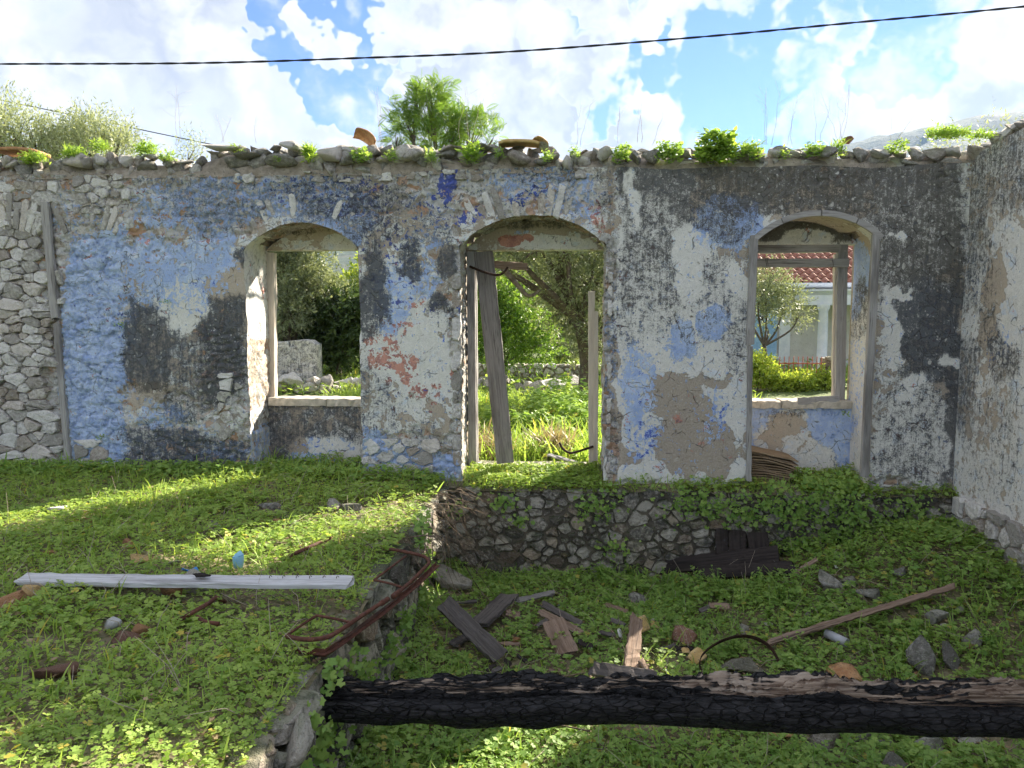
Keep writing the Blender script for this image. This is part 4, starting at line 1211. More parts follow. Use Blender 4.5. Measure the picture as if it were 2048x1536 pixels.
# the cut-off end of a plastic bottle standing on end
def cup():
    p = TERP(477, 1136, .03)
    t = thing('plastic_cup', 'squashed pale blue plastic cup standing in the weeds behind the plank', 'cup', p)
    seg = 20; V = []; prof = [(0.0, .0), (.030, .002), (.034, .03), (.036, .06), (.034, .085), (.016, .115), (.013, .115), (.030, .083), (.031, .03), (.0, .012)]
    for r_, z in prof:
        for j in range(seg):
            a = 2 * math.pi * j / seg; sq = 1 + .28 * math.cos(2 * a) * (z / .1)
            V.append((r_ * sq * math.cos(a), r_ / max(sq, .6) * .9 * math.sin(a), z + .012 * math.cos(a) * (z > .06)))
    Q = [(i * seg + j, i * seg + (j + 1) % seg, (i + 1) * seg + (j + 1) % seg, (i + 1) * seg + j) for i in range(len(prof) - 1) for j in range(seg)]
    obj('body', mesh_py('body', V, Q, True), M_CYANP, t)
    V, Q = tube('rim', [(.036 * math.cos(a) * 1.1, .034 * math.sin(a) * .9, .088 + .01 * math.cos(a)) for a in np.linspace(0, 2 * math.pi, 25)], .0022, 5)
    obj('rim', mesh_py('rim', V, Q, True), M_BLUEP, t)
cup()
o = rock('wood_chunk', M_CHARRED, P(405, 1150, z=.185), (.075, .03, .018), 3, None, tilt=.1); tag(o, 'black charred chip lying on the middle of the bleached plank', 'wood chip')
# rusty bedstead
def bed():
    t = thing('bedstead', 'rusty bent tubular bed end hanging over the edge of the raised floor', 'bed frame', TERP(640, 1290, 0))
    inv = Matrix.Translation(t.location).inverted()
    def part(nm, pts, r_, seg=10, n=6, mat=M_RUST):
        path = smooth_path(np.array(pts), n) - np.array(t.location)
        V, Q = tube(nm, path, r_, seg); return obj(nm, mesh_py(nm, V, Q, True), mat, t)
    z = lambda px, py, h: P(px, py, z=h)
    part('bent_pipe', [z(572, 1272, .07), z(612, 1279, .08), z(655, 1274, .085), z(690, 1254, .09), z(732, 1226, .095), z(768, 1203, .10)], .0125)
    part('bent_pipe', [z(790, 1190, .10), z(822, 1163, .10), z(845, 1140, .10), z(858, 1125, .10), z(850, 1114, .10), z(822, 1106, .10), z(780, 1098, .09)], .0120)
    part('pipe_collar', [z(762, 1207, .098), z(776, 1198, .10)], .017, 10, 3); part('pipe_collar', [z(786, 1193, .10), z(800, 1182, .10)], .017, 10, 3)
    part('cross_bar', [z(572, 1272, .06), z(603, 1250, .07), z(634, 1231, .09)], .008, 7, 3); part('cross_bar', [z(634, 1231, .09), z(672, 1238, .085), z(702, 1245, .09)], .008, 7, 3)
    part('cross_bar', [z(748, 1160, .07), z(785, 1132, .09), z(812, 1112, .10)], .008, 7, 3); part('cross_bar', [z(748, 1160, .07), z(780, 1167, .08), z(802, 1174, .10)], .008, 7, 3)
    path = [z(590, 1298, .02), z(650, 1306, .02), z(672, 1292, .02), z(760, 1228, .03), z(830, 1170, .04), z(872, 1130, .05)]
    V = []; pts = np.array(path) - np.array(t.location)
    Tn = np.gradient(pts, axis=0); Tn = unit(Tn)
    for q, tt in zip(pts, Tn):
        sd_ = np.cross(tt, [0, 0, 1]); sd_ /= np.linalg.norm(sd_)
        for a, b in ((0, -.022), (0, .022), (.004, .022), (.004, .002), (.030, .002), (.030, -.002), (.004, -.022)): V.append(q + sd_ * a + np.array([0, 0, b]))
    m = 7; Q = [(i * m + j, i * m + (j + 1) % m, (i + 1) * m + (j + 1) % m, (i + 1) * m + j) for i in range(len(pts) - 1) for j in range(m)]
    Q += [tuple(range(m - 1, -1, -1)), tuple((len(pts) - 1) * m + j for j in range(m))]
    obj('angle_iron', mesh_py('angle_iron', V, Q), M_RUST, t)
    for k in range(4):
        f = .1 + .05 * k
        part('wire', [z(660 + 4 * k, 1296 - 3 * k, .05), z(720 + 3 * k, 1250, .08), z(792 + 2 * k, 1196 - k, .11)], .0022, 4, 3, M_DARKRUST)
bed()
def rod(name, label, cat, pts, r_, mat, seg=8, n=5):
    pts = np.array(pts); c = pts.mean(0)
    V, Q = tube(name, smooth_path(pts - c, n), r_, seg)
    o = obj(name, mesh_py(name, V, Q, True), mat); o.location = c
    tag(o, label, cat); return o
rod('iron_pipe', 'straight rusty pipe half buried in the sunlit strip of weeds', 'pipe', [TERP(562, 1120, .04), TERP(610, 1098, .06), TERP(662, 1076, .05)], .015, M_RUST)
rod('iron_pipe', 'bent rusty pipe lying in front of the bleached plank', 'pipe', [TERP(338, 1252, .05), TERP(380, 1228, .09), TERP(418, 1206, .10), TERP(432, 1196, .10), TERP(450, 1204, .05)], .014, M_RUST)
rod('iron_hook', 'short curved rusty rod beside the bent pipe', 'rod', [TERP(394, 1234, .07), TERP(410, 1244, .07), TERP(438, 1248, .06)], .014, M_RUST)
rod('dead_stick', 'thin dark crooked twig standing by the rusty bedstead', 'twig', [TERP(610, 1320, .0), TERP(622, 1270, .06), TERP(655, 1258, .12)], .004, M_TWIG, 5)
ter_stones = [(118, 1020, .10, .05, M_WHITE, 'flat white stone in the weeds near the left end'), (540, 1012, .13, .06, M_ROCK, 'long dark lichened stone lying before the first window'), (665, 1014, .10, .07, M_ROCK, 'grey stone in the weeds below the first window'),
              (705, 1018, .12, .08, M_ROCK, 'rounded grey stone nearest the raised edge'), (558, 1042, .05, .05, M_TILE, 'small orange tile chip in the shade of the wall'), (185, 1040, .06, .03, M_TILE, 'flat orange tile chip in the left patch of sun'),
              (255, 1090, .07, .05, M_TILE, 'brown clay lump above the bleached plank'), (290, 1118, .10, .03, M_YTILE, 'pale ochre tile piece in the sunny strip behind the plank'), (345, 1124, .07, .02, M_SILL, 'thin pale slab piece in the sunny strip'),
              (22, 1205, .13, .07, M_TILE, 'broken orange tile heap at the left end of the plank'), (60, 1185, .11, .05, M_YTILE, 'ochre tile sliver under the left end of the plank'), (228, 1250, .08, .05, M_WHITE, 'jagged white stone in front of the plank'),
              (250, 1275, .12, .05, M_BTILE, 'brown clay slab in the weeds in front of the plank'), (285, 1265, .06, .05, M_TILE, 'small rusty clay block beside the brown slab'), (115, 1345, .12, .05, M_BTILE, 'mossy brown stone in the near weeds'),
              (100, 1105, .06, .03, M_TILE, 'reddish tile chip above the plank near its left end'), (430, 1050, .06, .03, M_ROCK, 'small grey stone between the window and the plank')]
for i, (a, b, s_, h_, m_, lab) in enumerate(ter_stones):
    p = TERP(a, b, .02)
    o = rock('rubble_stone', m_, p, (s_, s_ * .65, h_), 20 + i, None, tilt=.25); tag(o, lab, 'stone', 'loose stones on the raised floor')
    CLEAR.append((p[0], p[1] - .04, s_ * 1.3))
# edge stones of the raised floor near the viewer
for i, (a, b, sx, sy, sz) in enumerate([(578, 1432, .06, .09, .09), (530, 1505, .05, .06, .05), (487, 1528, .05, .05, .05), (598, 1490, .06, .10, .11)]):
    p = P(a, b, z=-.06 - .05 * (i == 3))
    rock('stone', M_FOUND, p, (sx, sy, sz), 61 + i, TER, tilt=.3)

# --- sunken floor: boards
plank('board', 'grey weathered board with wire round it leaning out of the corner', 'board', (885, 1203), (1004, 1318), 36, .035, M_DARKWOOD, up0=.30, up1=.06, face=(.35, -.75, .55), seed=11)
plank('board', 'dark split board crossing behind the grey wired board', 'board', (1022, 1188), (955, 1250), 40, .03, M_DARKWOOD, up0=.16, up1=.08, face=(-.4, -.8, .45), seed=12, ragged=.05)
plank('board', 'short brown board standing tilted among the weeds', 'board', (1104, 1240), (1138, 1312), 44, .03, M_BROWNWOOD, up0=.16, up1=.05, face=(.1, -.85, .5), seed=13, ragged=.03)
plank('board', 'thin brown slat behind the short brown board', 'board', (1078, 1222), (1166, 1268), 16, .02, M_BROWNWOOD, up0=.10, up1=.06, seed=14)
plank('board', 'narrow pale grey slat lying towards the stone footing', 'board', (1032, 1202), (1112, 1184), 11, .02, M_GREYWOOD, up0=.10, up1=.10, seed=15)
plank('board', 'narrow dark slat above the short brown board', 'board', (1082, 1206), (1165, 1250), 14, .02, M_DARKWOOD, up0=.12, up1=.06, seed=16)
plank('board', 'upright tapering brown stave behind the burnt beam', 'board', (1274, 1228), (1262, 1345), 26, .025, M_BROWNWOOD, up0=.26, up1=.04, face=(.2, -.9, .3), taper=1.25, seed=17, ragged=.06)
plank('board', 'dark broken board lying just behind the burnt beam', 'board', (1178, 1336), (1318, 1358), 30, .03, M_DARKWOOD, up0=.10, up1=.10, seed=18, ragged=.05)
plank('board', 'small dark wooden offcut beneath the grey wired board', 'board', (905, 1290), (950, 1262), 18, .02, M_DARKWOOD, up0=.05, up1=.05, seed=19)
plank('board', 'brown offcut beside the crossing dark board', 'board', (1010, 1226), (1042, 1232), 14, .03, M_BROWNWOOD, up0=.08, up1=.08, seed=20)
plank('beam', 'large charred beam lying at the foot of the stone footing', 'beam', (1318, 1134), (1562, 1108), 32, .10, M_CHARRED, up0=.10, up1=.14, face=(0, -.9, .45), seed=21, ragged=.06, nseg=24)
plank('beam', 'second charred beam lying in front of the first one', 'beam', (1392, 1148), (1596, 1136), 30, .09, M_CHARRED, up0=.06, up1=.08, face=(0, -.8, .6), seed=22, ragged=.09, taper=.8, nseg=24)
for i, (a, b, w_) in enumerate([(1443, 1444, 24), (1474, 1476, 34), (1514, 1520, 40)]):
    yy = -.26 - .02 * i
    p0 = P(a, 1056 + 3 * i, y=yy + .08); p1 = P(b, 1112, y=yy - .02)
    o = bar_local('board', p0, p1, px_w(p0, w_), .025, M_CHARRED, None, 12, .003, 1.0, (0, -1, .15), 0, .02, 30 + i)
    tag(o, ['narrow charred board upright against the footing, left of three', 'charred board upright against the footing, middle of three', 'widest charred board upright against the footing, right of three'][i], 'board', 'upright charred boards')
plank('stick', 'thin pale stick resting against the second charred beam', 'stick', (1578, 1152), (1638, 1116), 7, .012, M_BROWNWOOD, up0=.05, up1=.16, seed=25)
plank('pole', 'long thin brown pole slanting across the sunken floor', 'pole', (1530, 1288), (1912, 1172), 11, .03, M_BROWNWOOD, up0=.10, up1=.12, seed=26, nseg=30, warp=.02)
# iron hoop, plastic pipe
hp = [PITP(1408, 1362, .02), PITP(1400, 1320, .10), PITP(1425, 1292, .17), PITP(1468, 1274, .20), PITP(1510, 1276, .18), PITP(1545, 1300, .12), PITP(1566, 1348, .03)]
def strip(name, label, cat, pts, wdt, mat):
    pts = smooth_path(np.array(pts), 6); c = pts.mean(0); Tn = unit(np.gradient(pts, axis=0)); V = []
    for q, t in zip(pts - c, Tn):
        s = unit(np.cross(t, [0.1, -.5, 1])); u = np.cross(s, t)
        for a, b in ((-wdt, -.003), (wdt, -.003), (wdt, .003), (-wdt, .003)): V.append(q + u * a + s * b)
    n = len(pts); Q = [(i * 4 + j, i * 4 + (j + 1) % 4, (i + 1) * 4 + (j + 1) % 4, (i + 1) * 4 + j) for i in range(n - 1) for j in range(4)] + [(3, 2, 1, 0), tuple((n - 1) * 4 + j for j in range(4))]
    o = obj(name, mesh_py(name, V, Q), mat); o.location = c; tag(o, label, cat)
strip('iron_hoop', 'arched rusty iron strip standing behind the burnt beam', 'iron strip', hp, .017, M_DARKRUST)
def pvc():
    p0 = PITP(1652, 1266, .06); p1 = PITP(1694, 1286, .06)
    t = thing('plastic_pipe', 'short light grey pipe offcut under the long brown pole', 'pipe', (p0 + p1) / 2)
    d = (p1 - p0); c = (p0 + p1) / 2
    V = []; seg = 16; ex = unit(d); ey = unit(np.cross([0, 0, 1], ex)); ez = np.cross(ex, ey)
    for (s, r_) in [(-.5, .036), (.5, .036), (.5, .030), (-.5, .030)]:
        for j in range(seg):
            a = 2 * math.pi * j / seg; V.append(d * s + r_ * (math.cos(a) * ey + math.sin(a) * ez))
    Q = [(i * seg + j, i * seg + (j + 1) % seg, ((i + 1) % 4) * seg + (j + 1) % seg, ((i + 1) % 4) * seg + j) for i in range(4) for j in range(seg)]
    obj('pipe_wall', mesh_py('pipe_wall', V, Q, True), simple_noise_mat('grey_plastic', (.34, .35, .38), (.46, .47, .50), 8, .4, .002, spec=.5), t)
    CLEAR.append((c[0], c[1], .16))
pvc()
def tile_piece(name, label, cat, px, py, size, mat, seed, up=.07, tilt=(.3, 0), rz=0.0, base=PITP, curve=.30):
    """a broken, slightly curved roof tile with thickness"""
    r = np.random.default_rng(seed); nx, ny = 9, 7
    U, W = np.meshgrid(np.linspace(-1, 1, nx), np.linspace(-1, 1, ny), indexing='ij')
    edge = 1 - .22 * fbm(U * 2 + seed, W * 2, seed, 2) * (np.abs(W) > .9) - .2 * fbm(W * 2, U * 2 + seed, seed, 2) * (np.abs(U) > .9)
    X = U * edge; Y = W * edge * .75; Z = curve * (1 - U ** 2)
    V = np.stack([X, Y, Z], -1).reshape(-1, 3); k = len(V); Q = grid_faces(nx, ny)
    ring = [i * ny for i in range(nx)] + [(nx - 1) * ny + j for j in range(1, ny)] + [i * ny + ny - 1 for i in range(nx - 2, -1, -1)] + [j for j in range(ny - 2, 0, -1)]
    V2 = V - np.array([0, 0, .13])
    Q = np.vstack([Q, (Q + k)[:, ::-1], [(ring[i], ring[i] + k, ring[(i + 1) % len(ring)] + k, ring[(i + 1) % len(ring)]) for i in range(len(ring))]])
    p = base(px, py, up) if callable(base) else np.array(base)
    o = obj(name, mesh_np(name, np.vstack([V, V2]) * size, Q), mat)
    o.location = p; o.rotation_euler = (tilt[0], tilt[1], rz); tag(o, label, cat)
    CLEAR.append((p[0], p[1] - .03, size * 1.15))
    return o
tile_piece('roof_tile', 'dark reddish brown curved tile in the middle of the sunken floor', 'tile', 1368, 1272, .105, M_BTILE, 1, .08, (.75, .15), -.5)
tile_piece('roof_tile', 'pale ochre broken tile behind the iron hoop', 'tile', 1395, 1312, .075, M_YTILE, 2, .08, (.6, -.4), .6)
tile_piece('roof_tile', 'small ochre tile chip beside the iron hoop', 'tile', 1372, 1302, .04, M_YTILE, 3, .06, (.4, .2), .2)
tile_piece('roof_tile', 'ochre tile leaning behind the tapering stave', 'tile', 1286, 1248, .095, M_YTILE, 4, .10, (.9, .1), .9)
tile_piece('roof_tile', 'tan tile lump to the right of the stave', 'tile', 1310, 1250, .05, M_YTILE, 5, .05, (.5, .3), .1)
tile_piece('roof_tile', 'brown tile lying against the foot of the stave', 'tile', 1288, 1330, .075, M_BROWNWOOD, 6, .08, (.9, .2), 1.3)
tile_piece('roof_tile', 'long orange tile partly hidden behind the burnt beam', 'tile', 1690, 1348, .125, M_TILE, 7, .05, (.25, .0), .1)
tile_piece('roof_tile', 'grey white curved shard left of the leaning ochre tile', 'tile', 1240, 1268, .055, M_WHITE, 8, .08, (1.1, .6), 1.2)
tile_piece('roof_tile', 'broken orange tile half buried in front of the burnt beam', 'tile', 1560, 1465, .09, M_TILE, 9, .03, (.3, .0), .4)
tile_piece('roof_tile', 'tan wooden chip in the sunlit weeds under the beam end', 'chip', 770, 1440, .05, M_YTILE, 10, .05, (.5, .0), 1.0)
rk = [(1875, 1228, .085, .075, 'pitted grey boulder below the end of the long pole'), (1848, 1318, .105, .13, 'tall grey split rock just behind the burnt beam'), (1898, 1318, .06, .10, 'slab of grey rock leaning on the tall split rock'),
      (1660, 1165, .095, .07, 'grey stone below the charred beams'), (1700, 1160, .07, .05, 'pale stone beside the grey stone below the charred beams'), (1740, 1188, .09, .045, 'low stone by the middle of the long pole'),
      (1945, 1278, .075, .05, 'half buried stone near the right edge'), (1640, 1482, .10, .075, 'dark grey stone below the burnt beam'), (1272, 1195, .085, .06, 'black and white lichened stone under the footing'),
      (1492, 1264, .05, .055, 'pointed pale stone behind the iron hoop'), (1615, 1238, .03, .05, 'small upright stone beside the long pole'), (1720, 1478, .06, .045, 'pale stone cluster piece below the burnt beam'),
      (1775, 1492, .05, .04, 'flat pale stone below the beam at the right'), (1860, 1490, .09, .06, 'low rough stone under the beam at the right'), (1940, 1480, .07, .05, 'lichened stone under the right end of the beam'),
      (1790, 1528, .08, .05, 'tan stone at the bottom edge of the picture'), (1290, 1350, .05, .04, 'dusty stone touching the back of the burnt beam'), (905, 1160, .16, .10, 'large dark boulder in the corner of the sunken floor'),
      (1490, 1330, .16, .06, 'low mound of dark stone inside the iron hoop'), (1800, 1145, .06, .04, 'small stone near the foot of the right wall')]
for i, (a, b, s_, h_, lab) in enumerate(rk):
    p = PITP(a, b, h_ * .75)
    o = rock('rubble_stone', M_ROCK, p, (s_ * 1.3, s_ * 1.0, h_ * 1.35), 80 + i, None, tilt=.3); tag(o, lab, 'stone', 'loose stones on the sunken floor')
    CLEAR.append((p[0], p[1] - h_ * .8, s_ * 1.7))
lt = [(1146, 1224, .030, 'crumpled white litter beside the brown boards'), (1118, 1212, .035, 'pale grey litter strip above the short brown board'), (1160, 1200, .02, 'small white scrap under the stone footing'),
      (1470, 1132, .025, 'white scrap on the left of the second charred beam'), (1552, 1126, .028, 'white litter on the second charred beam'), (1672, 1134, .022, 'bluish scrap right of the charred beams')]
for i, (a, b, s_, lab) in enumerate(lt):
    crumple('litter_scrap', lab, 'litter', PITP(a, b, .12 if 'charred beam' in lab and 'right' not in lab else .08), (s_, s_ * .7, s_ * .5), M_WHITE, 40 + i, 'scraps of litter')
# bare sticks on the sunken floor
for i, (pts, lab) in enumerate([([(930, 1130), (960, 1180), (1010, 1235)], 'long bare twig curving over the grey board'), ([(1418, 1166), (1440, 1128), (1466, 1118)], 'pale bent twig over the charred beams'), ([(1100, 1350), (1130, 1352), (1170, 1345)], 'dark straight twig behind the burnt beam'),
                                 ([(880, 1430), (1050, 1440), (1180, 1462)], 'long thin stick lying below the burnt beam')]):
    rod('dead_stick', lab, 'twig', [PITP(a, b, .10) for a, b in pts], .006, M_TWIG, 5)

rr_ = random.Random(31)
for i in range(16):
    a, b = rr_.uniform(900, 1420), rr_.uniform(1190, 1345)
    an = rr_.uniform(-.9, .9); ln = rr_.uniform(25, 60)
    plank('splinter', 'small broken wood splinter among the weeds between the boards', 'splinter', (a, b), (a + ln * math.cos(an), b + ln * .6 * math.sin(an)), rr_.uniform(6, 13), .014, rr_.choice([M_DARKWOOD, M_BROWNWOOD, M_DARKWOOD, M_CHARRED]), up0=rr_.uniform(.05, .12), up1=rr_.uniform(.03, .08), seed=700 + i, group='wood splinters on the sunken floor', nseg=6, ragged=.02)
for i in range(18):
    a, b = rr_.uniform(1000, 2000), rr_.uniform(1170, 1350)
    p = PITP(a, b, .04); s_ = rr_.uniform(.025, .05)
    o = rock('stone_chip', rr_.choice([M_ROCK, M_STONE, M_TILE, M_YTILE]), p, (s_, s_ * .8, s_ * .6), 740 + i, None, tilt=.5); tag(o, 'fist sized chip lying in the weeds of the sunken floor', 'stone chip', 'small chips on the sunken floor')
# --- burnt beam
def log():
    p0 = P(606, 1394, y=-4.2); p1 = np.array([XR + .05, -4.25, P(2048, 1413, y=-4.25)[2]])
    L = np.linalg.norm(p1 - p0); ex = (p1 - p0) / L; ez = np.array([0, 0, 1.0]); ey = np.cross(ez, ex); ez = np.cross(ex, ey)
    nl, seg = 420, 96
    T, A = np.meshgrid(np.linspace(0, 1, nl), np.linspace(0, 2 * math.pi, seg, endpoint=False), indexing='ij')
    s = T * L
    R = .126 + .026 * T
    wav = (fbm(s * 1.2, s * 0, 7, 3) - .5)
    sA, cA = np.sin(A), np.cos(A)
    topn = np.maximum(sA, 0)
    R = R * (1 + .42 * (fbm(s * 1.5 + 3, cA * 1.1 + 5, 9, 3) - .5) + .09 * (fbm(s * 5, sA * 3 + cA * 2 + 9, 10, 3) - .5))
    # rotted, splintered upper side: long torn fibres and ledges
    wA = A + (fbm(s * 2.0, A * 2, 41, 3) - .5) * .5
    fib = fbm(s * 1.6, wA * 9, 14, 4) - .5
    fib2 = np.abs(fbm(s * 3.2, wA * 16, 15, 3) - .5)
    rot = sstep(sA, .15, .75)
    R = R - rot * (.010 + .110 * np.maximum(fib, -.1) + .060 * (fbm(s * 2.4, s * 0 + 2, 33, 4) - .35)) + rot * .026 * sstep(fib2, .10, .0)
    R = R + .006 * (fbm(s * 22, wA * 12, 11, 3) - .5) + .045 * (fbm(s * 3.1, sA * 1.6 + 4, 57, 3) - .5) - rot * .05 * sstep(fbm(s * 2.2, wA * 1.2, 58, 4), .50, .62)
    # split along the length and charcoal checking
    f1, f2, _ = voronoi(s * 17 + 2 * fbm(s * 3, A, 4, 2), wA * 7, 17)
    R = R - .006 * sstep(f2 - f1, .14, .0) * (1 - rot)
    R = R - .020 * sstep(np.abs(wA - 5.6 - .25 * (fbm(s * .8, s * 0, 19, 3) - .5) * 3), .05, .0)
    endt = np.minimum(1, .55 + T * L / .12) * np.minimum(1, .8 + (1 - T) * L / .1)
    R = R * endt
    cz = wav * .10
    V = (s[..., None] * ex + (np.cos(A) * R)[..., None] * ey + (np.sin(A) * R * .94 + cz)[..., None] * ez)
    V = V.reshape(-1, 3)
    i = np.arange(nl - 1)[:, None] * seg; j = np.arange(seg)[None, :]; j2 = (j + 1) % seg
    Q = np.stack([i + j, i + seg + j, i + seg + j2, i + j2], -1).reshape(-1, 4)[:, ::-1]
    cap = [V[:seg].mean(0), V[-seg:].mean(0)]
    n = len(V); V = np.vstack([V, cap])
    Q = np.vstack([Q, [(n, jj, (jj + 1) % seg, n) for jj in range(0)]]) if False else Q
    me = mesh_np('burnt_beam', V, Q, True)
    bare = np.concatenate([(sstep(sA + 1.0 * fib + .5 * (fbm(s * 1.1, A * 0, 21, 3) - .5), .74, 1.05) * (.50 + .50 * sstep(T, .22, .5))).ravel(), [0, 0]])
    bare = np.maximum(bare, np.concatenate([(sstep(np.hypot((s - 3.05) / .09, (A - 5.2 + .0) / .45), 1.0, .5) * .8).ravel(), [0, 0]]))
    fattr(me, 'bare', bare)
    m, N = new_mat('burnt_wood')
    p = objcoord(N); b = N.n('ShaderNodeAttribute', attribute_name='bare').outputs['Fac']
    g = N.noise(N.scale(p, (3, 60, 60)), 1.0, 5, .65); g2 = N.noise(N.scale(p, (14, 30, 30)), 1.0, 4, .6)
    mk = N.ss(N.math('ADD', b, N.math('MULTIPLY', N.math('SUBTRACT', g, .5), 1.3)), .34, .58)
    wood = N.mix(N.ss(g, .35, .68), (0.085, 0.05, 0.033), (0.42, 0.33, 0.25))
    wood = N.mix(N.ss(N.noise(N.scale(p, (1.5, 8, 8)), 1.0, 3, .6), .50, .66), wood, N.mix(g2, (.20, .13, .085), (.62, .54, .45)))
    ch = N.voro(N.scale(p, (13, 34, 34)), 1.0, 'DISTANCE_TO_EDGE')['Distance']; ck = N.ss(ch, .10, .0)
    char = N.mix(N.ss(g2, .40, .72), (0.007, 0.007, 0.008), (0.034, 0.032, 0.034))
    char = N.mix(ck, char, (0.002, 0.002, 0.002))
    finish(N, N.mix(mk, char, wood), N.fmix(mk, .62, .9), N.math('ADD', N.math('ADD', g, N.math('MULTIPLY', g2, .6)), N.math('MULTIPLY', ck, N.fmix(mk, -.9, 0.0))), .016, 1.0, spec=.3)
    o = obj('burnt_beam', me, m)
    M = Matrix(((ex[0], ey[0], ez[0], p0[0]), (ex[1], ey[1], ez[1], p0[1]), (ex[2], ey[2], ez[2], p0[2]), (0, 0, 0, 1)))
    # rebuild in local axes so that the grain runs along X
    Lc = np.stack([V @ ex, V @ ey, V @ ez], 1)
    me.vertices.foreach_set('co', Lc.astype(np.float32).ravel()); me.update()
    o.matrix_world = M
    tag(o, 'thick burnt black log spanning the sunken floor in the foreground', 'log')
    bm = bmesh.new(); bm.from_mesh(me)
    bmesh.ops.holes_fill(bm, edges=[e for e in bm.edges if e.is_boundary], sides=0)
    bm.to_mesh(me); bm.free()
log()

# ================================================================== DOOR AND WINDOW TIMBER
def frame_part(nm, label=None):
    o = bpy.data.objects.new(nm, None); COL.objects.link(o); o.parent = WALL
    if label: o['label'] = label
    return o
def tbar(name, a, b, y, wpx, thk, mat, parent, y2=None, face=(0, -1, 0), **k):
    p0 = P(*a, y=y); p1 = P(*b, y=y if y2 is None else y2)
    o = bar_local(name, p0, p1, px_w((p0 + p1) / 2, wpx), thk, mat, parent, face and 16, .0025, k.get('taper', 1.0), face, 0, k.get('ragged', .006), k.get('seed', 0))
    return o
f0 = frame_part('window_frame')
M_CREAMW = make_wood('cream_jamb', (0.56, 0.49, 0.41), (0.70, 0.62, 0.52), (0.40, 0.34, 0.28), streak=.3)
tbar('jamb', (543, 505), (545, 797), .64, 15, .09, M_CREAMW, f0, seed=1)
f1 = frame_part('door_frame')
tbar('jamb', (942, 502), (946, 938), .60, 16, .10, M_GREYWOOD, f1, seed=2)
tbar('jamb', (949, 502), (952, 938), .66, 9, .08, M_GREYWOOD, f1, seed=3)
tbar('jamb', (1183, 582), (1184, 945), .60, 13, .09, M_CREAMW, f1, seed=4)
tbar('jamb', (1192, 620), (1191, 950), .56, 9, .06, M_CREAMW, f1, seed=5, ragged=.04)
f2 = frame_part('window_frame')
tbar('top_rail', (1506, 497), (1690, 494), .62, 20, .07, M_GREYWOOD, f2, seed=6)
tbar('stile', (1684, 488), (1678, 802), .62, 20, .07, M_GREYWOOD, f2, seed=7)
tbar('stile', (1672, 508), (1667, 800), .66, 8, .05, M_CREAMW, f2, seed=8)
tbar('stile', (1497, 488), (1491, 800), .62, 16, .07, M_GREYWOOD, f2, seed=9)
tbar('cross_rail', (1508, 526), (1697, 526), .57, 17, .05, M_GREYWOOD, f2, seed=10)
for a in (1531, 1534, 1664):
    p = P(a, 526, y=.57); V, Q = tube('wire', [(p[0] + .006 * math.sin(q * 2), p[1] + .032 * math.cos(q), p[2] + .056 * math.sin(q)) for q in np.linspace(0, 6.28, 17)], .0025, 5); obj('wire', mesh_py('wire', V, Q, True), M_DARKRUST, f2)
f3 = frame_part('niche_trim')
tbar('trim_board', (1508, 470), (1500, 690), -.05, 15, .05, M_GREYWOOD, f3, seed=11)
tbar('trim_board', (1500, 692), (1497, 962), -.05, 9, .05, M_GREYWOOD, f3, seed=12)
tbar('trim_board', (1752, 468), (1728, 955), -.05, 15, .05, M_GREYWOOD, f3, seed=13)
# arched trim of short boards
n = NI[2]
an = math.asin(n.w / n.R) * .98
for i, (a0, a1) in enumerate([(-an, -an * .55), (-an * .54, an * .02), (an * .04, an * .55), (an * .57, an)]):
    th = np.linspace(a0, a1, 9); V = []
    for t in th:
        for rr, yy in ((n.R - .012, -.035), (n.R + .045, -.035), (n.R + .045, -.075), (n.R - .012, -.075)):
            V.append((n.xc + rr * math.sin(t), yy, n.za - n.R + rr * math.cos(t)))
    Q = [(q * 4 + j, q * 4 + (j + 1) % 4, (q + 1) * 4 + (j + 1) % 4, (q + 1) * 4 + j) for q in range(8) for j in range(4)] + [(0, 1, 2, 3), tuple(32 + j for j in (3, 2, 1, 0))]
    obj('arch_board', mesh_py('arch_board', V, Q), M_GREYWOOD, f3)
# loose timber in the openings (things)
o = bar_local('sill_board', P(1594, 803, y=.50), P(1678, 797, y=.52), .082, .03, M_GREYWOOD, None, 12, .003, .8, (0, -1, .1), 0, .01, 31); tag(o, 'loose grey board resting on the sill of the right window', 'board')
pa = P(967, 503, y=.62); pb = P(1011, 926, y=.42)
o = bar_local('leaning_plank', pa, pb, px_w(pa, 38), .05, M_DOORWOOD, None, 26, .003, .90, (.12, -1, 0), 0, .004, 33); tag(o, 'tall grey plank leaning in the doorway', 'plank')
o = bar_local('wood_block', P(982, 528, y=.68), P(1056, 534, y=.70), .085, .05, M_BROWNWOOD, None, 8, .003, .9, (0, -1, 0), 0, .01, 34); tag(o, 'short brown board end nailed behind the top of the leaning plank', 'board')
rod('iron_hook', 'curved rusty hook at the top of the doorway', 'hook', [P(940, 533, y=.55), P(965, 543, y=.46), P(992, 550, y=.44), P(1006, 546, y=.44), P(1016, 534, y=.44)], .014, M_DARKRUST)
rod('iron_hook', 'curved rusty hook low on the right side of the doorway', 'hook', [P(1186, 893, y=.54), P(1165, 900, y=.48), P(1142, 906, y=.44), P(1126, 898, y=.43), P(1119, 885, y=.43)], .014, M_DARKRUST)
o = bar_local('wood_splinter', P(1094, 914, y=.66) + np.array([0, 0, .03]), P(1180, 936, y=.52) + np.array([0, 0, .02]), .05, .022, M_GREYWOOD, None, 10, .004, .7, (0, -.4, 1), 0, .03, 35); tag(o, 'split board lying on the doorway threshold', 'board')
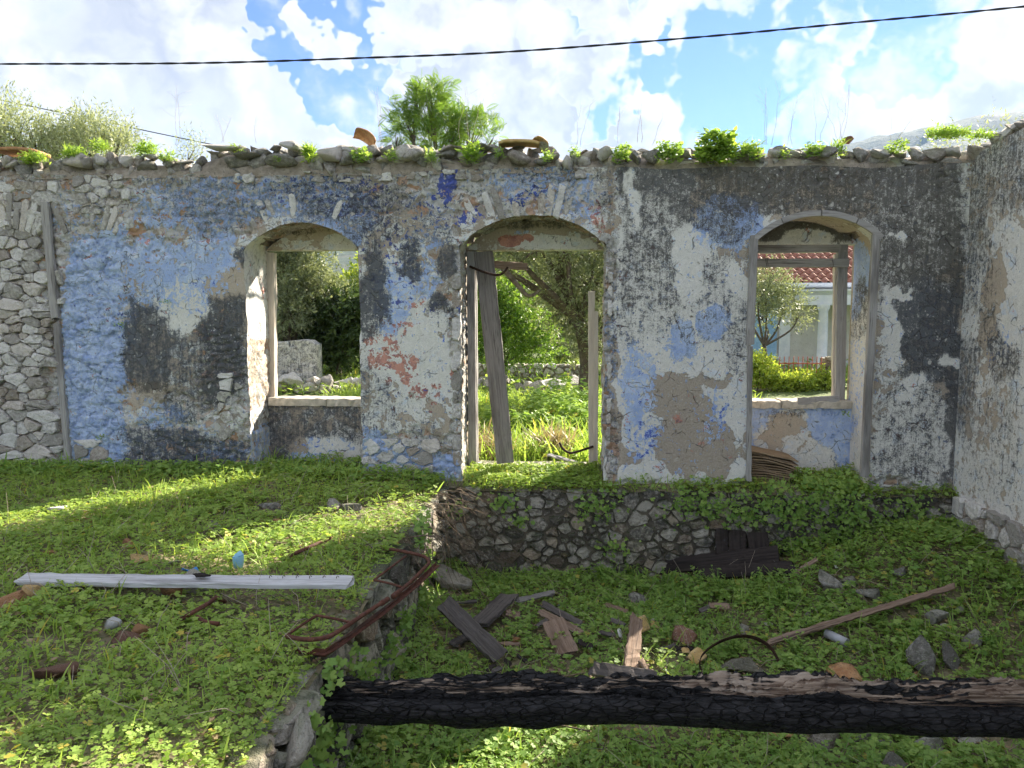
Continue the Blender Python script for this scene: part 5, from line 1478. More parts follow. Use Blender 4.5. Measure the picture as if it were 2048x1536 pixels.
# stack of warped sheets in the right niche
ORD = ['first', 'second', 'third', 'fourth', 'fifth', 'sixth', 'seventh', 'eighth', 'ninth', 'tenth', 'eleventh', 'twelfth', 'thirteenth', 'fourteenth', 'fifteenth']
def stack():
    n_s = 15; r = random.Random(9)
    xl = NI[2].xl + .02
    z = .0; zt = P(1545, 897, y=.25)[2]
    for k in range(n_s):
        t = k / (n_s - 1)
        w_ = (.50 + r.uniform(-.05, .03)) * (1.0 - .10 * (t < .3)); zz = -.02 + (zt - .0) * t
        x0 = xl + r.uniform(0, .02); nx = 16
        sag = .03 + .075 * t
        V = []
        th = .014
        xs = np.linspace(0, w_, nx)
        y0 = .10 + r.uniform(-.02, .03); y1 = .46
        for x in xs:
            q = x / w_
            zc = zz - sag * q ** 1.6 + .006 * math.sin(q * 7 + k)
            for (yy, dz) in ((y0, 0), (y1, .01), (y1, th + .01), (y0, th)): V.append((x0 + x - .0, yy + r.uniform(-.003, .003), zc + dz))
        Q = [(i * 4 + j, (i + 1) * 4 + j, (i + 1) * 4 + (j + 1) % 4, i * 4 + (j + 1) % 4) for i in range(nx - 1) for j in range(4)] + [(0, 1, 2, 3), tuple((nx - 1) * 4 + j for j in (3, 2, 1, 0))]
        V = np.array(V); c = V.mean(0)
        o = obj('warped_sheet', mesh_py('warped_sheet', V - c, Q), M_CARD); o.location = c
        lab = ORD[n_s - 1 - k] + ' warped brown sheet from the top of the stack in the right niche'
        if k == n_s - 1: lab = 'topmost and longest warped brown sheet of the stack in the right niche'
        if k == 0: lab = 'bottom brown sheet of the stack in the right niche'
        tag(o, lab, 'sheet', 'stacked brown sheets')
stack()

# ================================================================== CABLES
def cable(name, label, pts, r_, strands):
    path = smooth_path(np.array(pts), 40)
    c = path.mean(0)
    if strands == 1: lst = [(path - c, r_, 6)]
    else:
        lst = []
        d = np.concatenate([[0], np.cumsum(np.linalg.norm(np.diff(path, axis=0), axis=1))])
        for k in range(strands):
            a = d * 2 * math.pi / .42 + k * 2 * math.pi / strands
            off = np.stack([a * 0, np.cos(a), np.sin(a)], 1) * r_ * .5
            lst.append((path - c + off, r_ * .66, 6))
    m = simple_noise_mat('black_cable', (.012, .012, .014), (.03, .03, .034), 20, .6, .001)
    o = obj(name, tubes_mesh(name, lst), m); o.location = c
    tag(o, label, 'cable')
cable('power_cable', 'thick twisted black cable slung across the whole sky', [P(-2400, 142, y=-1.2), P(-400, 130, y=-1.2), P(0, 128, y=-1.2), P(400, 126, y=-1.2), P(720, 116, y=-1.2), P(1024, 103, y=-1.2), P(1400, 74, y=-1.2), P(1700, 46, y=-1.2), P(2048, 13, y=-1.2), P(2500, -38, y=-1.2), P(4200, -235, y=-1.2)], .0085, 2)
cable('telephone_wire', 'thin wire sloping down behind the pale olive tops at the left', [P(-300, 138, y=9), P(35, 207, y=9), P(220, 246, y=9), P(400, 284, y=9), P(900, 385, y=9)], .011, 1)

# ================================================================== GROUND COVER
def scatter(n, r, x0, x1, y0, y1):
    return r.uniform(x0, x1, n), r.uniform(y0, y1, n)
def in_view(x, y, z, m=330):
    px, py = project(np.stack([x, y, z], -1))
    return (px > -m) & (px < 2048 + m) & (py < 1536 + m) & (y > CAM[1] + .6)
def cover(name, label, n, seed, box, hf, kinds, size, hmax, mat, dens=None, grass=0, glen=(.06, .16), use_clear=True, view=True):
    r = np.random.default_rng(seed)
    x, y = scatter(n, r, *box)
    # leaves gather into plants
    cx = x + r.normal(0, .02, n); cy = y + r.normal(0, .02, n)
    z = hf(x, y); ok = in_view(x, y, z) if view else np.ones(n, bool)
    if dens is not None: ok &= r.random(n) < dens(x, y)
    cf = clear_factor(x, y) if use_clear else np.ones(n)
    ok &= r.random(n) < .12 + .88 * cf
    x, y, z, cf = x[ok], y[ok], z[ok], cf[ok]; k = len(x)
    hh = hmax * (.25 + 1.1 * fbm(x * 2.3, y * 2.3, seed, 3) ** 1.5) * (.25 + .75 * cf)
    zz = z + .008 + hh * r.random(k) ** .8
    sz = r.uniform(size[0], size[1], k) * (.75 + .6 * fbm(x * 1.3, y * 1.3, seed + 5, 2))
    tint = np.clip(.40 * fbm(x * 1.7, y * 1.7, seed + 9, 3) + r.normal(.25, .20, k) , 0, .89) + (r.random(k) < .018) * 1.0
    fr = rand_flat(k, r, .45)
    kk = r.integers(0, len(kinds), k) if len(kinds) > 1 else np.zeros(k, int)
    parts = [(kd, np.stack([x, y, zz], 1)[kk == i], fr[kk == i], sz[kk == i], np.clip(tint, 0, 1)[kk == i]) for i, kd in enumerate(kinds)]
    if grass:
        gx, gy = scatter(grass, r, *box); gz = hf(gx, gy); o2 = in_view(gx, gy, gz)
        o2 &= r.random(grass) < .15 + .85 * (fbm(gx * 1.1, gy * 1.1, seed + 20, 3) > .48)
        if use_clear: o2 &= r.random(grass) < clear_factor(gx, gy)
        gx, gy, gz = gx[o2], gy[o2], gz[o2]
        parts.append(blades(len(gx), r, gx, gy, gz, r.uniform(glen[0], glen[1], len(gx))))
    o = obj(name, leaf_mesh(name, parts), mat, kind='stuff')
    o['label'] = label
    return o
bare = lambda s_, lo, hi: (lambda x, y: sstep(fbm(x * 1.4, y * 1.4, s_, 4), lo, hi))
cover('terrace_weeds', 'low clover and grass carpeting the raised floor', 72000, 101, (-6.6, XE - .02, -5.6, -.02), terrace_h, ['clover', 'lobed', 'clover', 'oval'], (.010, .028), .11, M_CLOVER, bare(5, .14, .36), 8500, (.05, .17))
cover('wall_foot_weeds', 'taller leafy weeds along the foot of the long wall', 9000, 102, (-6.6, XE, -.55, .5), terrace_h, ['lobed', 'clover'], (.018, .034), .16, M_WEED, lambda x, y: np.where(y > -.05, ((x > NI[0].xl + .05) & (x < NI[0].xr - .02)).astype(float), sstep(y, -.6, -.15)), 900, (.10, .25))
cover('pit_weeds', 'mixed leafy weeds covering the sunken floor', 84000, 103, (XE + .02, XR - .03, -5.9, -.14), pit_h, ['lobed', 'clover', 'oval'], (.016, .034), .17, M_WEED, lambda x, y: bare(6, .20, .42)(x, y) * (1 - .45 * np.exp(-((x - .25) / 1.3) ** 2 - ((y + 2.5) / 1.0) ** 2)), 9000, (.06, .22))
def ledge_d(x, y):
    inn = ((x > NI[1].xl + .03) & (x < NI[1].xr - .03) & (y < YB - .04)) | ((x > NI[2].xl + .5) & (x < NI[2].xr) & (y < .4))
    edge = (y < -.02) & (sstep(fbm(x * 2.1, x * 0, 77, 3), .40, .6) > .4)
    return np.where(inn, .95, np.where(edge & (y < -.03), .55, 0.0))
cover('ledge_weeds', 'green weeds sprouting on the ledge and in the doorway', 16000, 104, (XE, XR, -.17, .55), ledge_h, ['clover', 'lobed'], (.014, .028), .11, M_CLOVER, ledge_d, 3500, (.05, .13), use_clear=False)
def litter_layer(name, label, n, seed, box, hf):
    r = np.random.default_rng(seed); x, y = scatter(n, r, *box); z = hf(x, y); ok = in_view(x, y, z); x, y, z = x[ok], y[ok], z[ok]; k = len(x)
    m = make_leaf('dead_leaf_' + name, (0.16, 0.10, 0.055), (0.42, 0.31, 0.18), None, .1)
    o = obj(name, leaf_mesh(name, [('oval', np.stack([x, y, z + r.uniform(.004, .05, k)], 1), rand_flat(k, r, .5), r.uniform(.015, .05, k), r.random(k))]), m, kind='stuff'); o['label'] = label
litter_layer('terrace_leaf_litter', 'dead leaves and crumbs between the weeds of the raised floor', 6000, 301, (-6.6, XE - .02, -5.6, 0), terrace_h)
litter_layer('pit_leaf_litter', 'dead leaves and crumbs between the weeds of the sunken floor', 9000, 302, (XE + .02, XR - .03, -5.2, -.14), pit_h)
# weeds rooted in the joints of the footings: cascades
def cascade(name, label, spots, seed, mat, plane):
    r = np.random.default_rng(seed); parts = []
    for (a, b, rr, k) in spots:
        p = P(a, b, **plane)
        q = p + np.stack([r.normal(0, rr, k), -np.abs(r.normal(.02, .05, k)), r.normal(0, rr * .7, k)], 1)
        if 'x' in plane: q = p + np.stack([np.abs(r.normal(.02, .05, k)), r.normal(0, rr, k), r.normal(0, rr * .7, k)], 1)
        fr = frames_from(np.stack([r.normal(0, 1, k), -np.abs(r.normal(0, .6, k)), r.normal(-.3, .6, k)], 1), np.stack([r.normal(0, .4, k), np.full(k, -.8), np.ones(k)], 1))
        kk = r.random(k) < .6
        tint = np.clip(r.normal(.35, .22, k), 0, .88); sc = r.uniform(.018, .036, k)
        parts += [('lobed', q[kk], fr[kk], sc[kk], tint[kk]), ('oval', q[~kk], fr[~kk], sc[~kk] * 1.2, tint[~kk])]
    o = obj(name, leaf_mesh(name, parts), mat, kind='stuff'); o['label'] = label
cascade('footing_weeds', 'weeds growing from the joints of the stone footing', [(880, 1010, .12, 170), (860, 1050, .10, 110), (1000, 1000, .10, 60), (1190, 1010, .13, 160), (1230, 1090, .08, 60), (1380, 1000, .16, 190), (1440, 1010, .14, 150), (1540, 1005, .15, 170), (1640, 1000, .20, 300), (1700, 1015, .16, 190), (1590, 1030, .15, 120), (1760, 1050, .16, 170), (1820, 1010, .12, 90), (1680, 1060, .16, 160), (1890, 1090, .18, 200), (1850, 1060, .14, 120), (1490, 1030, .10, 80), (1040, 1040, .06, 40)], 5, M_WEED, dict(y=-.17))
cascade('terrace_edge_weeds', 'weeds trailing down the stone side of the raised floor', [(835, 1060, .12, 110), (850, 1130, .10, 90), (840, 1190, .08, 70), (800, 1240, .08, 60), (700, 1320, .06, 30), (770, 1300, .07, 60), (655, 1345, .05, 40), (640, 1490, .08, 70), (720, 1350, .06, 50), (590, 1520, .07, 50), (600, 1440, .04, 40)], 15, M_WEED, dict(x=XE + .03))
cascade('niche_weeds', 'weeds heaped in front of the stacked sheets in the right niche', [(1640, 978, .12, 260), (1690, 970, .09, 150), (1600, 988, .08, 90), (1560, 990, .09, 90), (1730, 990, .09, 120)], 6, M_WEED, dict(y=-.02))

# brambles: bare stalks hanging over the corner of the raised floor
def brambles():
    r = np.random.default_rng(77); lst = []
    for k in range(70):
        p = np.array([XE + r.uniform(-.15, .25), r.uniform(-2.2, -.3), .0])
        pts = [p]
        d = np.array([r.normal(.35, .4), r.normal(0, .4), r.uniform(-.2, .5)])
        for i in range(5):
            d = d + np.array([r.normal(.05, .15), r.normal(0, .15), -.28]); pts.append(pts[-1] + d * .12)
        lst.append((np.array(pts), np.linspace(.004, .0015, 6), 4))
    o = obj('bramble_stalks', tubes_mesh('bramble_stalks', lst), M_TWIG, kind='stuff'); o['label'] = 'tangle of dry bramble stalks hanging over the inner corner'
brambles()
def dead_stems(name, label, n, seed, box, hf):
    r = np.random.default_rng(seed); lst = []; x, y = scatter(n, r, *box); z = hf(x, y)
    for i in range(n):
        a = r.uniform(0, 6.28); l = r.uniform(.10, .38); lean = r.uniform(.3, 1.6)
        d = np.array([math.cos(a) * lean, math.sin(a) * lean, 1.0]); d /= np.linalg.norm(d); p = np.array([x[i], y[i], z[i]])
        m = p + d * l * .5 + r.normal(0, .02, 3); e = p + d * l + np.array([0, 0, -l * .15]) + r.normal(0, .03, 3)
        lst.append((np.array([p, m, e]), np.array([.0026, .002, .001]), 4))
    o = obj(name, tubes_mesh(name, lst), M_PALETWIG, kind='stuff'); o['label'] = label
dead_stems('terrace_dead_stems', 'thin dead stems poking through the weeds of the raised floor', 260, 311, (-5.2, XE - .02, -5.0, -.1), terrace_h)
dead_stems('pit_dead_stems', 'thin dead stems poking through the weeds of the sunken floor', 420, 312, (XE + .02, XR - .1, -5.0, -.2), pit_h)
# taller leafy plants in the sunken floor
def upright_plant(name, label, p, h, k, seed, mat, leaf=.06, spread=.10, group=None, kind='oval'):
    r = np.random.default_rng(seed); t = thing(name, label, 'plant', p, group); stems = []; parts = []
    for s in range(k):
        a = r.uniform(0, 6.28); top = np.array([math.cos(a) * spread * r.uniform(.3, 1.4), math.sin(a) * spread * r.uniform(.3, 1.4), h * r.uniform(.6, 1.1)])
        path = smooth_path(np.array([(0, 0, -.02), top * np.array([.35, .35, .5]), top]), 5); stems.append((path, np.linspace(.004, .0015, len(path)), 4))
        m = 16; tt = r.uniform(.15, 1, m); idx = (tt * (len(path) - 1)).astype(int)
        b = r.uniform(0, 6.28, m); dr = np.stack([np.cos(b), np.sin(b), r.normal(.15, .3, m)], 1)
        parts.append((kind, path[idx], frames_from(dr, np.stack([r.normal(0, .3, m), r.normal(0, .3, m), np.ones(m)], 1)), leaf * r.uniform(.6, 1.15, m) * (1.15 - .5 * tt), np.clip(r.normal(.4, .22, m), 0, .88)))
    obj('stem', tubes_mesh('stem', stems), M_WEED, t); obj('leaves', leaf_mesh('leaves', parts), mat, t)
    fa = t.children[0].data; fattr(fa, 'tint', np.full(len(fa.vertices), .5))
    return t
up = [(1205, 1165, .22, 'bushy green weed below the footing, left of the charred beams'), (1260, 1160, .2, 'green weed clump between the footing stones and the dark stone'), (1330, 1180, .24, 'nettle-like weed at the left end of the charred beams'), (1400, 1185, .26, 'tall leafy weed in front of the first charred beam'), (1440, 1195, .28, 'tallest leafy weed in front of the second charred beam'),
      (1520, 1178, .2, 'leafy weed under the second charred beam'), (1560, 1200, .18, 'small leafy weed below the beam ends'), (1620, 1270, .2, 'leafy weed beside the short grey pipe'), (1180, 1300, .16, 'weed tuft right of the short brown board'), (1465, 1310, .18, 'weed growing inside the iron hoop'),
      (1590, 1310, .18, 'weed right of the iron hoop'), (985, 1180, .18, 'weed behind the crossed dark boards'), (1760, 1255, .16, 'weed under the long pole near its middle'), (1700, 1120, .2, 'weed right of the upright charred boards'), (1890, 1180, .2, 'weed at the right end of the long pole'),
      (1980, 1300, .2, 'broad weed near the right edge of the sunken floor'), (820, 1350, .14, 'weed at the foot of the terrace wall near the beam')]
for i, (a, b, h, lab) in enumerate(up):
    upright_plant('leafy_weed', lab, PITP(a, b, 0), h, 7, 300 + i, M_WEED, .055, .09, 'leafy weeds on the sunken floor')

# plants on the wall top
def tuft(name, label, px, py, y, w_, h, k, seed, mat, kind='lance', leaf=.14, group='weeds on the wall top', n_gr=0):
    r = np.random.default_rng(seed); p = P(px, py, y=y)
    a = r.uniform(0, 6.28, k); el = r.uniform(.1, 1.1, k)
    pos = np.stack([np.clip(r.normal(0, w_ * .42, k), -w_ * .62, w_ * .62), np.clip(r.normal(-.03, .05, k), -.10, .07), r.uniform(-.45, .75, k) * h * np.exp(-(r.normal(0, .6, k)) ** 2)], 1)
    dr = np.stack([np.cos(a) * np.cos(el), np.sin(a) * np.cos(el) - .45, np.sin(el) * .9 - .25], 1)
    fr = frames_from(dr, np.stack([r.normal(0, .4, k), r.normal(-.3, .4, k), np.ones(k)], 1))
    parts = [(kind, pos, fr, leaf * r.uniform(.5, 1.1, k), np.clip(r.normal(.55, .22, k), 0, .88))]
    if n_gr: parts.append(blades(n_gr, r, np.clip(r.normal(0, w_ * .35, n_gr), -w_ * .55, w_ * .55), np.clip(r.normal(0, .05, n_gr), -.07, .07), np.zeros(n_gr), r.uniform(.6, 1.1, n_gr) * h, .3))
    o = obj(name, leaf_mesh(name, parts), mat); o.location = p
    tag(o, label, 'plant', group)
tf = [(70, 322, .0, .16, .10, 150, M_GRASS, 'oval', .06, 'mossy green mat on the wall top at the far left', 120), (150, 312, .05, .14, .12, 130, M_GRASS, 'oval', .06, 'bright green tuft left of the tilted grey block', 90), (205, 298, .15, .10, .10, 80, M_GRASS, 'lance', .09, 'small bright tuft above the tilted grey block', 30), (295, 305, .1, .16, .12, 120, M_GRASS, 'lance', .09, 'green tuft over the blocked arch', 60),
      (340, 318, .0, .10, .08, 80, M_WEED, 'lance', .08, 'low green weed right of the tuft over the blocked arch', 0), (475, 300, .0, .07, .07, 40, M_WEED, 'lance', .08, 'little weed on the slab above the dark patch', 0), (620, 312, -.03, .05, .13, 60, M_GRASS, 'lance', .11, 'round grass tussock above the first window', 160), (725, 316, -.05, .11, .12, 90, M_WEED, 'oval', .08, 'leafy weed hanging over the pier right of the first window', 0),
      (785, 316, -.05, .07, .09, 50, M_WEED, 'lance', .08, 'weed between the clay shard and the feathery tree', 0), (865, 318, -.05, .08, .10, 60, M_WEED, 'lance', .09, 'spiky weed above the deep blue paint fleck', 0), (945, 314, -.06, .11, .16, 80, M_GRASS, 'lance', .14, 'long leaved weed left of the doorway arch', 0), (1000, 312, -.03, .06, .08, 40, M_WEED, 'lance', .08, 'small weed over the doorway arch', 0),
      (1095, 318, -.05, .08, .10, 60, M_WEED, 'oval', .06, 'weed over the right side of the doorway arch', 0), (1150, 308, .0, .06, .10, 50, M_WEED, 'oval', .06, 'little weed above the edge of the cement plaster', 0), (1243, 312, -.05, .10, .14, 100, M_WEED, 'oval', .08, 'leafy weed above the white vertical streak', 0), (1335, 312, -.05, .16, .16, 170, M_WEED, 'oval', .09, 'dense weed left of the biggest clump', 0),
      (1432, 305, -.06, .22, .24, 420, M_GRASS, 'oval', .12, 'biggest lush green clump on the wall top', 0), (1500, 310, -.02, .12, .14, 110, M_WEED, 'lance', .12, 'weed trailing right of the biggest clump', 20), (1625, 305, -.02, .10, .12, 90, M_WEED, 'oval', .07, 'weed above the right window arch', 20), (1675, 305, .0, .10, .14, 60, M_GRASS, 'lance', .08, 'thin yellowish weed right of the right window arch', 30),
      (1790, 300, .0, .12, .10, 80, M_WEED, 'oval', .07, 'weed near the right corner of the wall top', 20), (1895, 272, .1, .26, .10, 260, M_GRASS, 'oval', .06, 'bright mossy mat in the corner where the walls meet', 220), (1960, 275, -.4, .14, .08, 90, M_GRASS, 'oval', .05, 'mossy tuft on the side wall next to the corner', 80), (1570, 310, -.03, .07, .09, 40, M_WEED, 'oval', .06, 'small weed left of the right window arch', 0), (560, 322, -.05, .05, .06, 30, M_WEED, 'oval', .05, 'tiny weed under the slab above the first window', 0)]
for i, (a, b, y, w_, h, k, m_, kd, lf, lab, ng) in enumerate(tf): tuft('wall_plant', lab, a, b, y, w_ * 1.15, h * 1.1, int(k * 1.9), 400 + i, m_, kd, lf * .8, n_gr=ng)
# weeds on the plaster
for i, (a, b, lab) in enumerate([(245, 650, 'tiny green weed rooted in the edge of the pale blue strip'), (335, 605, 'tiny green sprig on the cream patch left of the first window'), (205, 875, 'small green sprig near the foot of the pale blue strip'), (1688, 828, 'small weed in the lower right corner of the right window')]):
    tuft('small_plant', lab, a, b, -.05 if i < 3 else .45, .03, .05, 26, 460 + i, M_WEED, 'oval', .035, 'sprigs rooted in the plaster')
# dry stalks on the wall top
def dry(px, py, h, seed, lab, k=3):
    r = np.random.default_rng(seed); p = P(px, py, y=.2); lst = []
    for s in range(k):
        d = np.array([r.normal(0, .25), r.normal(0, .2), 1.0]); pts = [np.array([r.normal(0, .03), 0, 0])]
        for i in range(6): pts.append(pts[-1] + unit(d + r.normal(0, .12, 3)) * h / 6)
        pts = np.array(pts); lst.append((pts, np.linspace(.0022, .0010, 7), 4))
        for q in (3, 4, 5):
            e = pts[q] + unit(np.array([r.normal(0, .8), r.normal(0, .5), .7])) * h * r.uniform(.15, .3)
            lst.append((np.array([pts[q], (pts[q] + e) / 2 + r.normal(0, .006, 3), e]), .0008, 4))
    o = obj('dry_stalk', tubes_mesh('dry_stalk', lst), M_PALETWIG); o.location = p
    tag(o, lab, 'dry stalk', 'dry stalks on the wall top')
for i, a in enumerate([(357, 290, .62, 'tall dry stalk behind the dip in the wall top', 2), (450, 285, .32, 'bent dry stalk over the flat slab', 2), (515, 285, .28, 'single short dry stalk left of the first window', 1), (765, 282, .55, 'dry stalk just left of the feathery tree', 2), (930, 280, .55, 'dry stalk in front of the feathery tree', 3), (1158, 290, .48, 'forked dry stalk right of the doorway', 2),
                        (1232, 285, .38, 'thin dry stalk above the white streak', 1), (1275, 285, .42, 'branching dry stalk left of the big clump', 2), (1300, 290, .36, 'dry stalk beside the branching one', 1), (1530, 290, .62, 'slanting dry stalk right of the big clump', 3), (1580, 290, .5, 'dry stalk left of the right window arch', 2), (1630, 285, .52, 'pair of upright dry stalks over the right window', 2),
                        (1680, 285, .55, 'bushiest dry stalk right of the right window', 4), (1780, 292, .36, 'dry stalk before the distant mountain', 2)]):
    dry(a[0], a[1], a[2], 500 + i, a[3], a[4])
# tiles lying on the wall top
tile_piece('roof_tile', 'orange broken tile standing on the wall top over the pier', 'tile', 0, 0, .13, M_TILE, 21, 0, (-.5, .5), .3, base=P(730, 276, y=.12))
tile_piece('roof_tile', 'flat sandy tile lying on the wall top over the doorway', 'tile', 0, 0, .24, M_YTILE, 22, 0, (.05, .02), .0, base=P(1040, 286, y=.1), curve=.06)
tile_piece('roof_tile', 'long thin orange tile on the wall top at the far left', 'tile', 0, 0, .26, M_TILE, 23, 0, (.0, .03), .1, base=P(45, 303, y=.15), curve=.06)
tile_piece('roof_tile', 'small sandy shard at the right end of the flat tile', 'tile', 0, 0, .10, M_YTILE, 24, 0, (-.4, .3), .6, base=P(1078, 286, y=.05))
tile_piece('roof_tile', 'brown tile shard on the wall top over the right window', 'tile', 0, 0, .09, M_BTILE, 25, 0, (-.4, -.3), .3, base=P(1690, 284, y=.15))

# ================================================================== TREES
def tree(name, label, base, r0, lumps, mat, n_leaf, leaf, kind='olive', seed=0, group=None, twig=.34, upb=.35, per=12, cat='tree', limbs=None, bark=None, shell=.45, fork=None):
    r = np.random.default_rng(seed); base = np.array(base, float)
    t = thing(name, label, cat, base, group)
    lm = np.array(lumps, float); C = lm[:, :3] - base; Rr = lm[:, 3]
    lst = []
    top = C.mean(0); fork = np.array(fork) - base if fork is not None else np.array([top[0] * .3 + r.normal(0, .05), top[1] * .3, max(.35, C[:, 2].min() * .55)])
    lst.append((smooth_path(np.array([(0, 0, -.1), (r.normal(0, .06), r.normal(0, .06), fork[2] * .5), fork]), 5), np.linspace(r0 * 1.25, r0 * .8, 11), 10))
    for c, rr in zip(C, Rr):
        mid = fork * .45 + c * .55 + r.normal(0, .12, 3)
        lst.append((smooth_path(np.array([fork, mid, c]), 5), np.linspace(r0 * .55, r0 * .16, 11), 7))
        for k in range(9):
            d = unit(r.normal(0, 1, 3) + np.array([0, 0, .3])); e = c + d * rr * .85
            s0_ = mid * .3 + c * .7
            lst.append((smooth_path(np.array([s0_, (s0_ + e) / 2 + r.normal(0, .06 * rr, 3), e]), 3), np.linspace(r0 * .14, r0 * .04, 7), 4))
    for path, rad in (limbs or []):
        pp = smooth_path(np.array(path) - base, 6); lst.append((pp, np.linspace(rad, rad * .4, len(pp)), 8))
    obj('trunk', tubes_mesh('trunk', lst), bark or M_BARK, t)
    nt = n_leaf // per; wts = Rr ** 2 / (Rr ** 2).sum(); li = r.choice(len(Rr), nt, p=wts)
    d = unit(r.normal(0, 1, (nt, 3)))
    rad = r.random(nt) ** shell
    lumpy = .75 + .5 * fbm(d[:, 0] * 2.2 + li * 3.1, d[:, 1] * 2.2 + d[:, 2] * 2.2, seed + 3, 3)
    o = C[li] + d * (rad * Rr[li] * lumpy)[:, None] * np.array([1, 1, .85])
    td = unit(d + np.array([0, 0, upb]) + r.normal(0, .45, (nt, 3)))
    tt = np.tile(np.linspace(0.05, 1, per), nt); od = np.repeat(o, per, 0); tw = np.repeat(td, per, 0)
    tl = np.repeat(twig * r.uniform(.6, 1.2, nt), per)
    pos = od + tw * (tt * tl)[:, None]
    n = nt * per
    sd_ = unit(np.cross(tw, r.normal(0, 1, (n, 3))))
    dr = unit(tw * r.uniform(.4, 1.0, (n, 1)) + sd_ * r.uniform(.5, 1.0, (n, 1)))
    fr = frames_from(dr, r.normal(0, 1, (n, 3)) + np.array([0, 0, .8]))
    tint = np.clip(np.repeat(r.normal(.42, .16, nt), per) + r.normal(0, .20, n), 0, 1)
    obj('crown', leaf_mesh('crown', [(kind, pos, fr, leaf * r.uniform(.7, 1.2, n), tint)]), mat, t)
    return t
def L(px, py, y, rpx):
    p = P(px, py, y=y); return (p[0], p[1], p[2], px_w(p, rpx))
def gz(p): return np.array([p[0], p[1], float(out_h(np.array(p[0]), np.array(p[1])))])
tree('olive_tree', 'grey green olive tree filling the upper part of the first window', gz(P(570, 700, y=10.2)), .14, [L(560, 560, 10, 60), L(610, 540, 10.2, 55), L(575, 620, 9.8, 50), L(640, 590, 10.4, 50), L(530, 480, 10, 60), L(600, 470, 10, 60), L(690, 610, 11, 30), L(545, 660, 10, 36)], M_OLIVE, 24000, .125, seed=1)
tree('dark_bush', 'dark evergreen bush with pink flowers in the first window', gz(P(680, 730, y=10.6)), .07, [L(650, 640, 10.6, 46), L(690, 630, 10.4, 46), L(700, 690, 10.6, 44), L(655, 695, 10.8, 40), L(740, 640, 10.6, 50), L(610, 690, 11, 40)], M_DARKBUSH, 15000, .17, 'lance', seed=2, cat='bush')
tree('olive_tree', 'pale olive sprouts rising above the wall at the far left', gz(P(20, 700, y=4.2)), .10, [L(10, 255, 4.2, 70), L(-60, 280, 4.2, 90), L(70, 285, 4.3, 46), L(20, 330, 4.2, 80)], M_OLIVEPALE, 13000, .075, seed=3, upb=1.0, group='olive tops over the wall')
tree('olive_tree', 'pale olive top over the wall right of the leftmost one', gz(P(190, 700, y=4.6)), .10, [L(185, 275, 4.6, 48), L(235, 290, 4.6, 36), L(140, 290, 4.6, 40), L(190, 330, 4.6, 80), L(105, 295, 4.6, 36)], M_OLIVEPALE, 13000, .07, seed=4, upb=1.2, group='olive tops over the wall')
tree('olive_tree', 'thin olive sprout just above the dip of the wall top', gz(P(385, 700, y=4.6)), .04, [L(388, 300, 4.6, 16), L(384, 330, 4.6, 24)], M_OLIVEPALE, 700, .06, seed=14, upb=1.6, per=8)
tree('feathery_tree', 'bright green feathery leaved tree rising behind the wall', gz(P(880, 700, y=3.2)), .07, [L(862, 190, 3.2, 20), L(858, 225, 3.2, 34), L(815, 250, 3.2, 26), L(795, 275, 3.2, 16), L(905, 255, 3.1, 26), L(950, 258, 3.2, 24), L(870, 285, 3.2, 46), L(985, 280, 3.2, 14), L(830, 205, 3.2, 12)], M_FEATHER, 1500, .20, 'frond', seed=5, per=6, twig=.20, upb=.3, shell=.5)
ol = [P(1168, 800, y=6.5), P(1160, 720, y=6.5), P(1150, 640, y=6.4)]
tree('olive_tree', 'large olive tree with crooked branches seen through the doorway', gz(P(1170, 760, y=6.5)), .16, [L(1150, 470, 6.0, 90), L(1060, 460, 5.6, 80), L(1180, 560, 6.4, 80), L(1110, 560, 6.8, 60), L(1000, 480, 6.0, 70), L(1210, 640, 6.6, 70), L(1130, 620, 7.0, 50), L(960, 520, 6.6, 50), L(1240, 500, 6.4, 80), L(1180, 690, 6.8, 46)], M_OLIVE, 46000, .085, seed=6, fork=P(1158, 640, y=6.4),
     limbs=[([P(1150, 640, y=6.3), P(1138, 560, y=6.0), P(1135, 510, y=5.8), P(1080, 500, y=5.6), P(1045, 520, y=5.5)], .05), ([P(1000, 530, y=5.4), P(1035, 570, y=5.4), P(1058, 592, y=5.4), P(1080, 580, y=5.5)], .055), ([P(1135, 515, y=5.8), P(1138, 560, y=5.7)], .06)])
tree('lime_shrub', 'bright lime green shrub behind the leaning plank in the doorway', gz(P(1000, 700, y=9.0)), .05, [L(985, 640, 9, 50), L(1040, 650, 9, 50), L(960, 600, 9.2, 46), L(1020, 590, 9.4, 44), L(1080, 690, 9, 40), L(1010, 700, 8.8, 40)], M_FEATHER, 16000, .10, 'lance', seed=7, cat='bush')
tree('olive_tree', 'sparse olive bush above the side wall at the far right', gz(np.array([5.3, 2.7, 0])), .08, [(5.25, 2.7, 3.3, .65), (5.7, 2.6, 3.6, .55), (4.9, 2.9, 2.9, .6), (6.1, 2.6, 3.6, .4), (5.0, 2.8, 2.2, .6), (5.7, 2.9, 2.6, .7)], M_OLIVEPALE, 6500, .07, seed=8, upb=1.4, twig=.5)  # real bush top; hidden lower lumps added to block sun through the right window
tree('olive_tree', 'small round olive tree in front of the tiled house', gz(P(1528, 700, y=8.8)), .055, [L(1530, 585, 8.8, 38), L(1570, 605, 8.8, 34), L(1545, 560, 8.8, 32), L(1520, 630, 8.8, 26), L(1500, 590, 9.0, 40), L(1598, 630, 8.8, 16)], M_OLIVE, 9000, .08, seed=9)
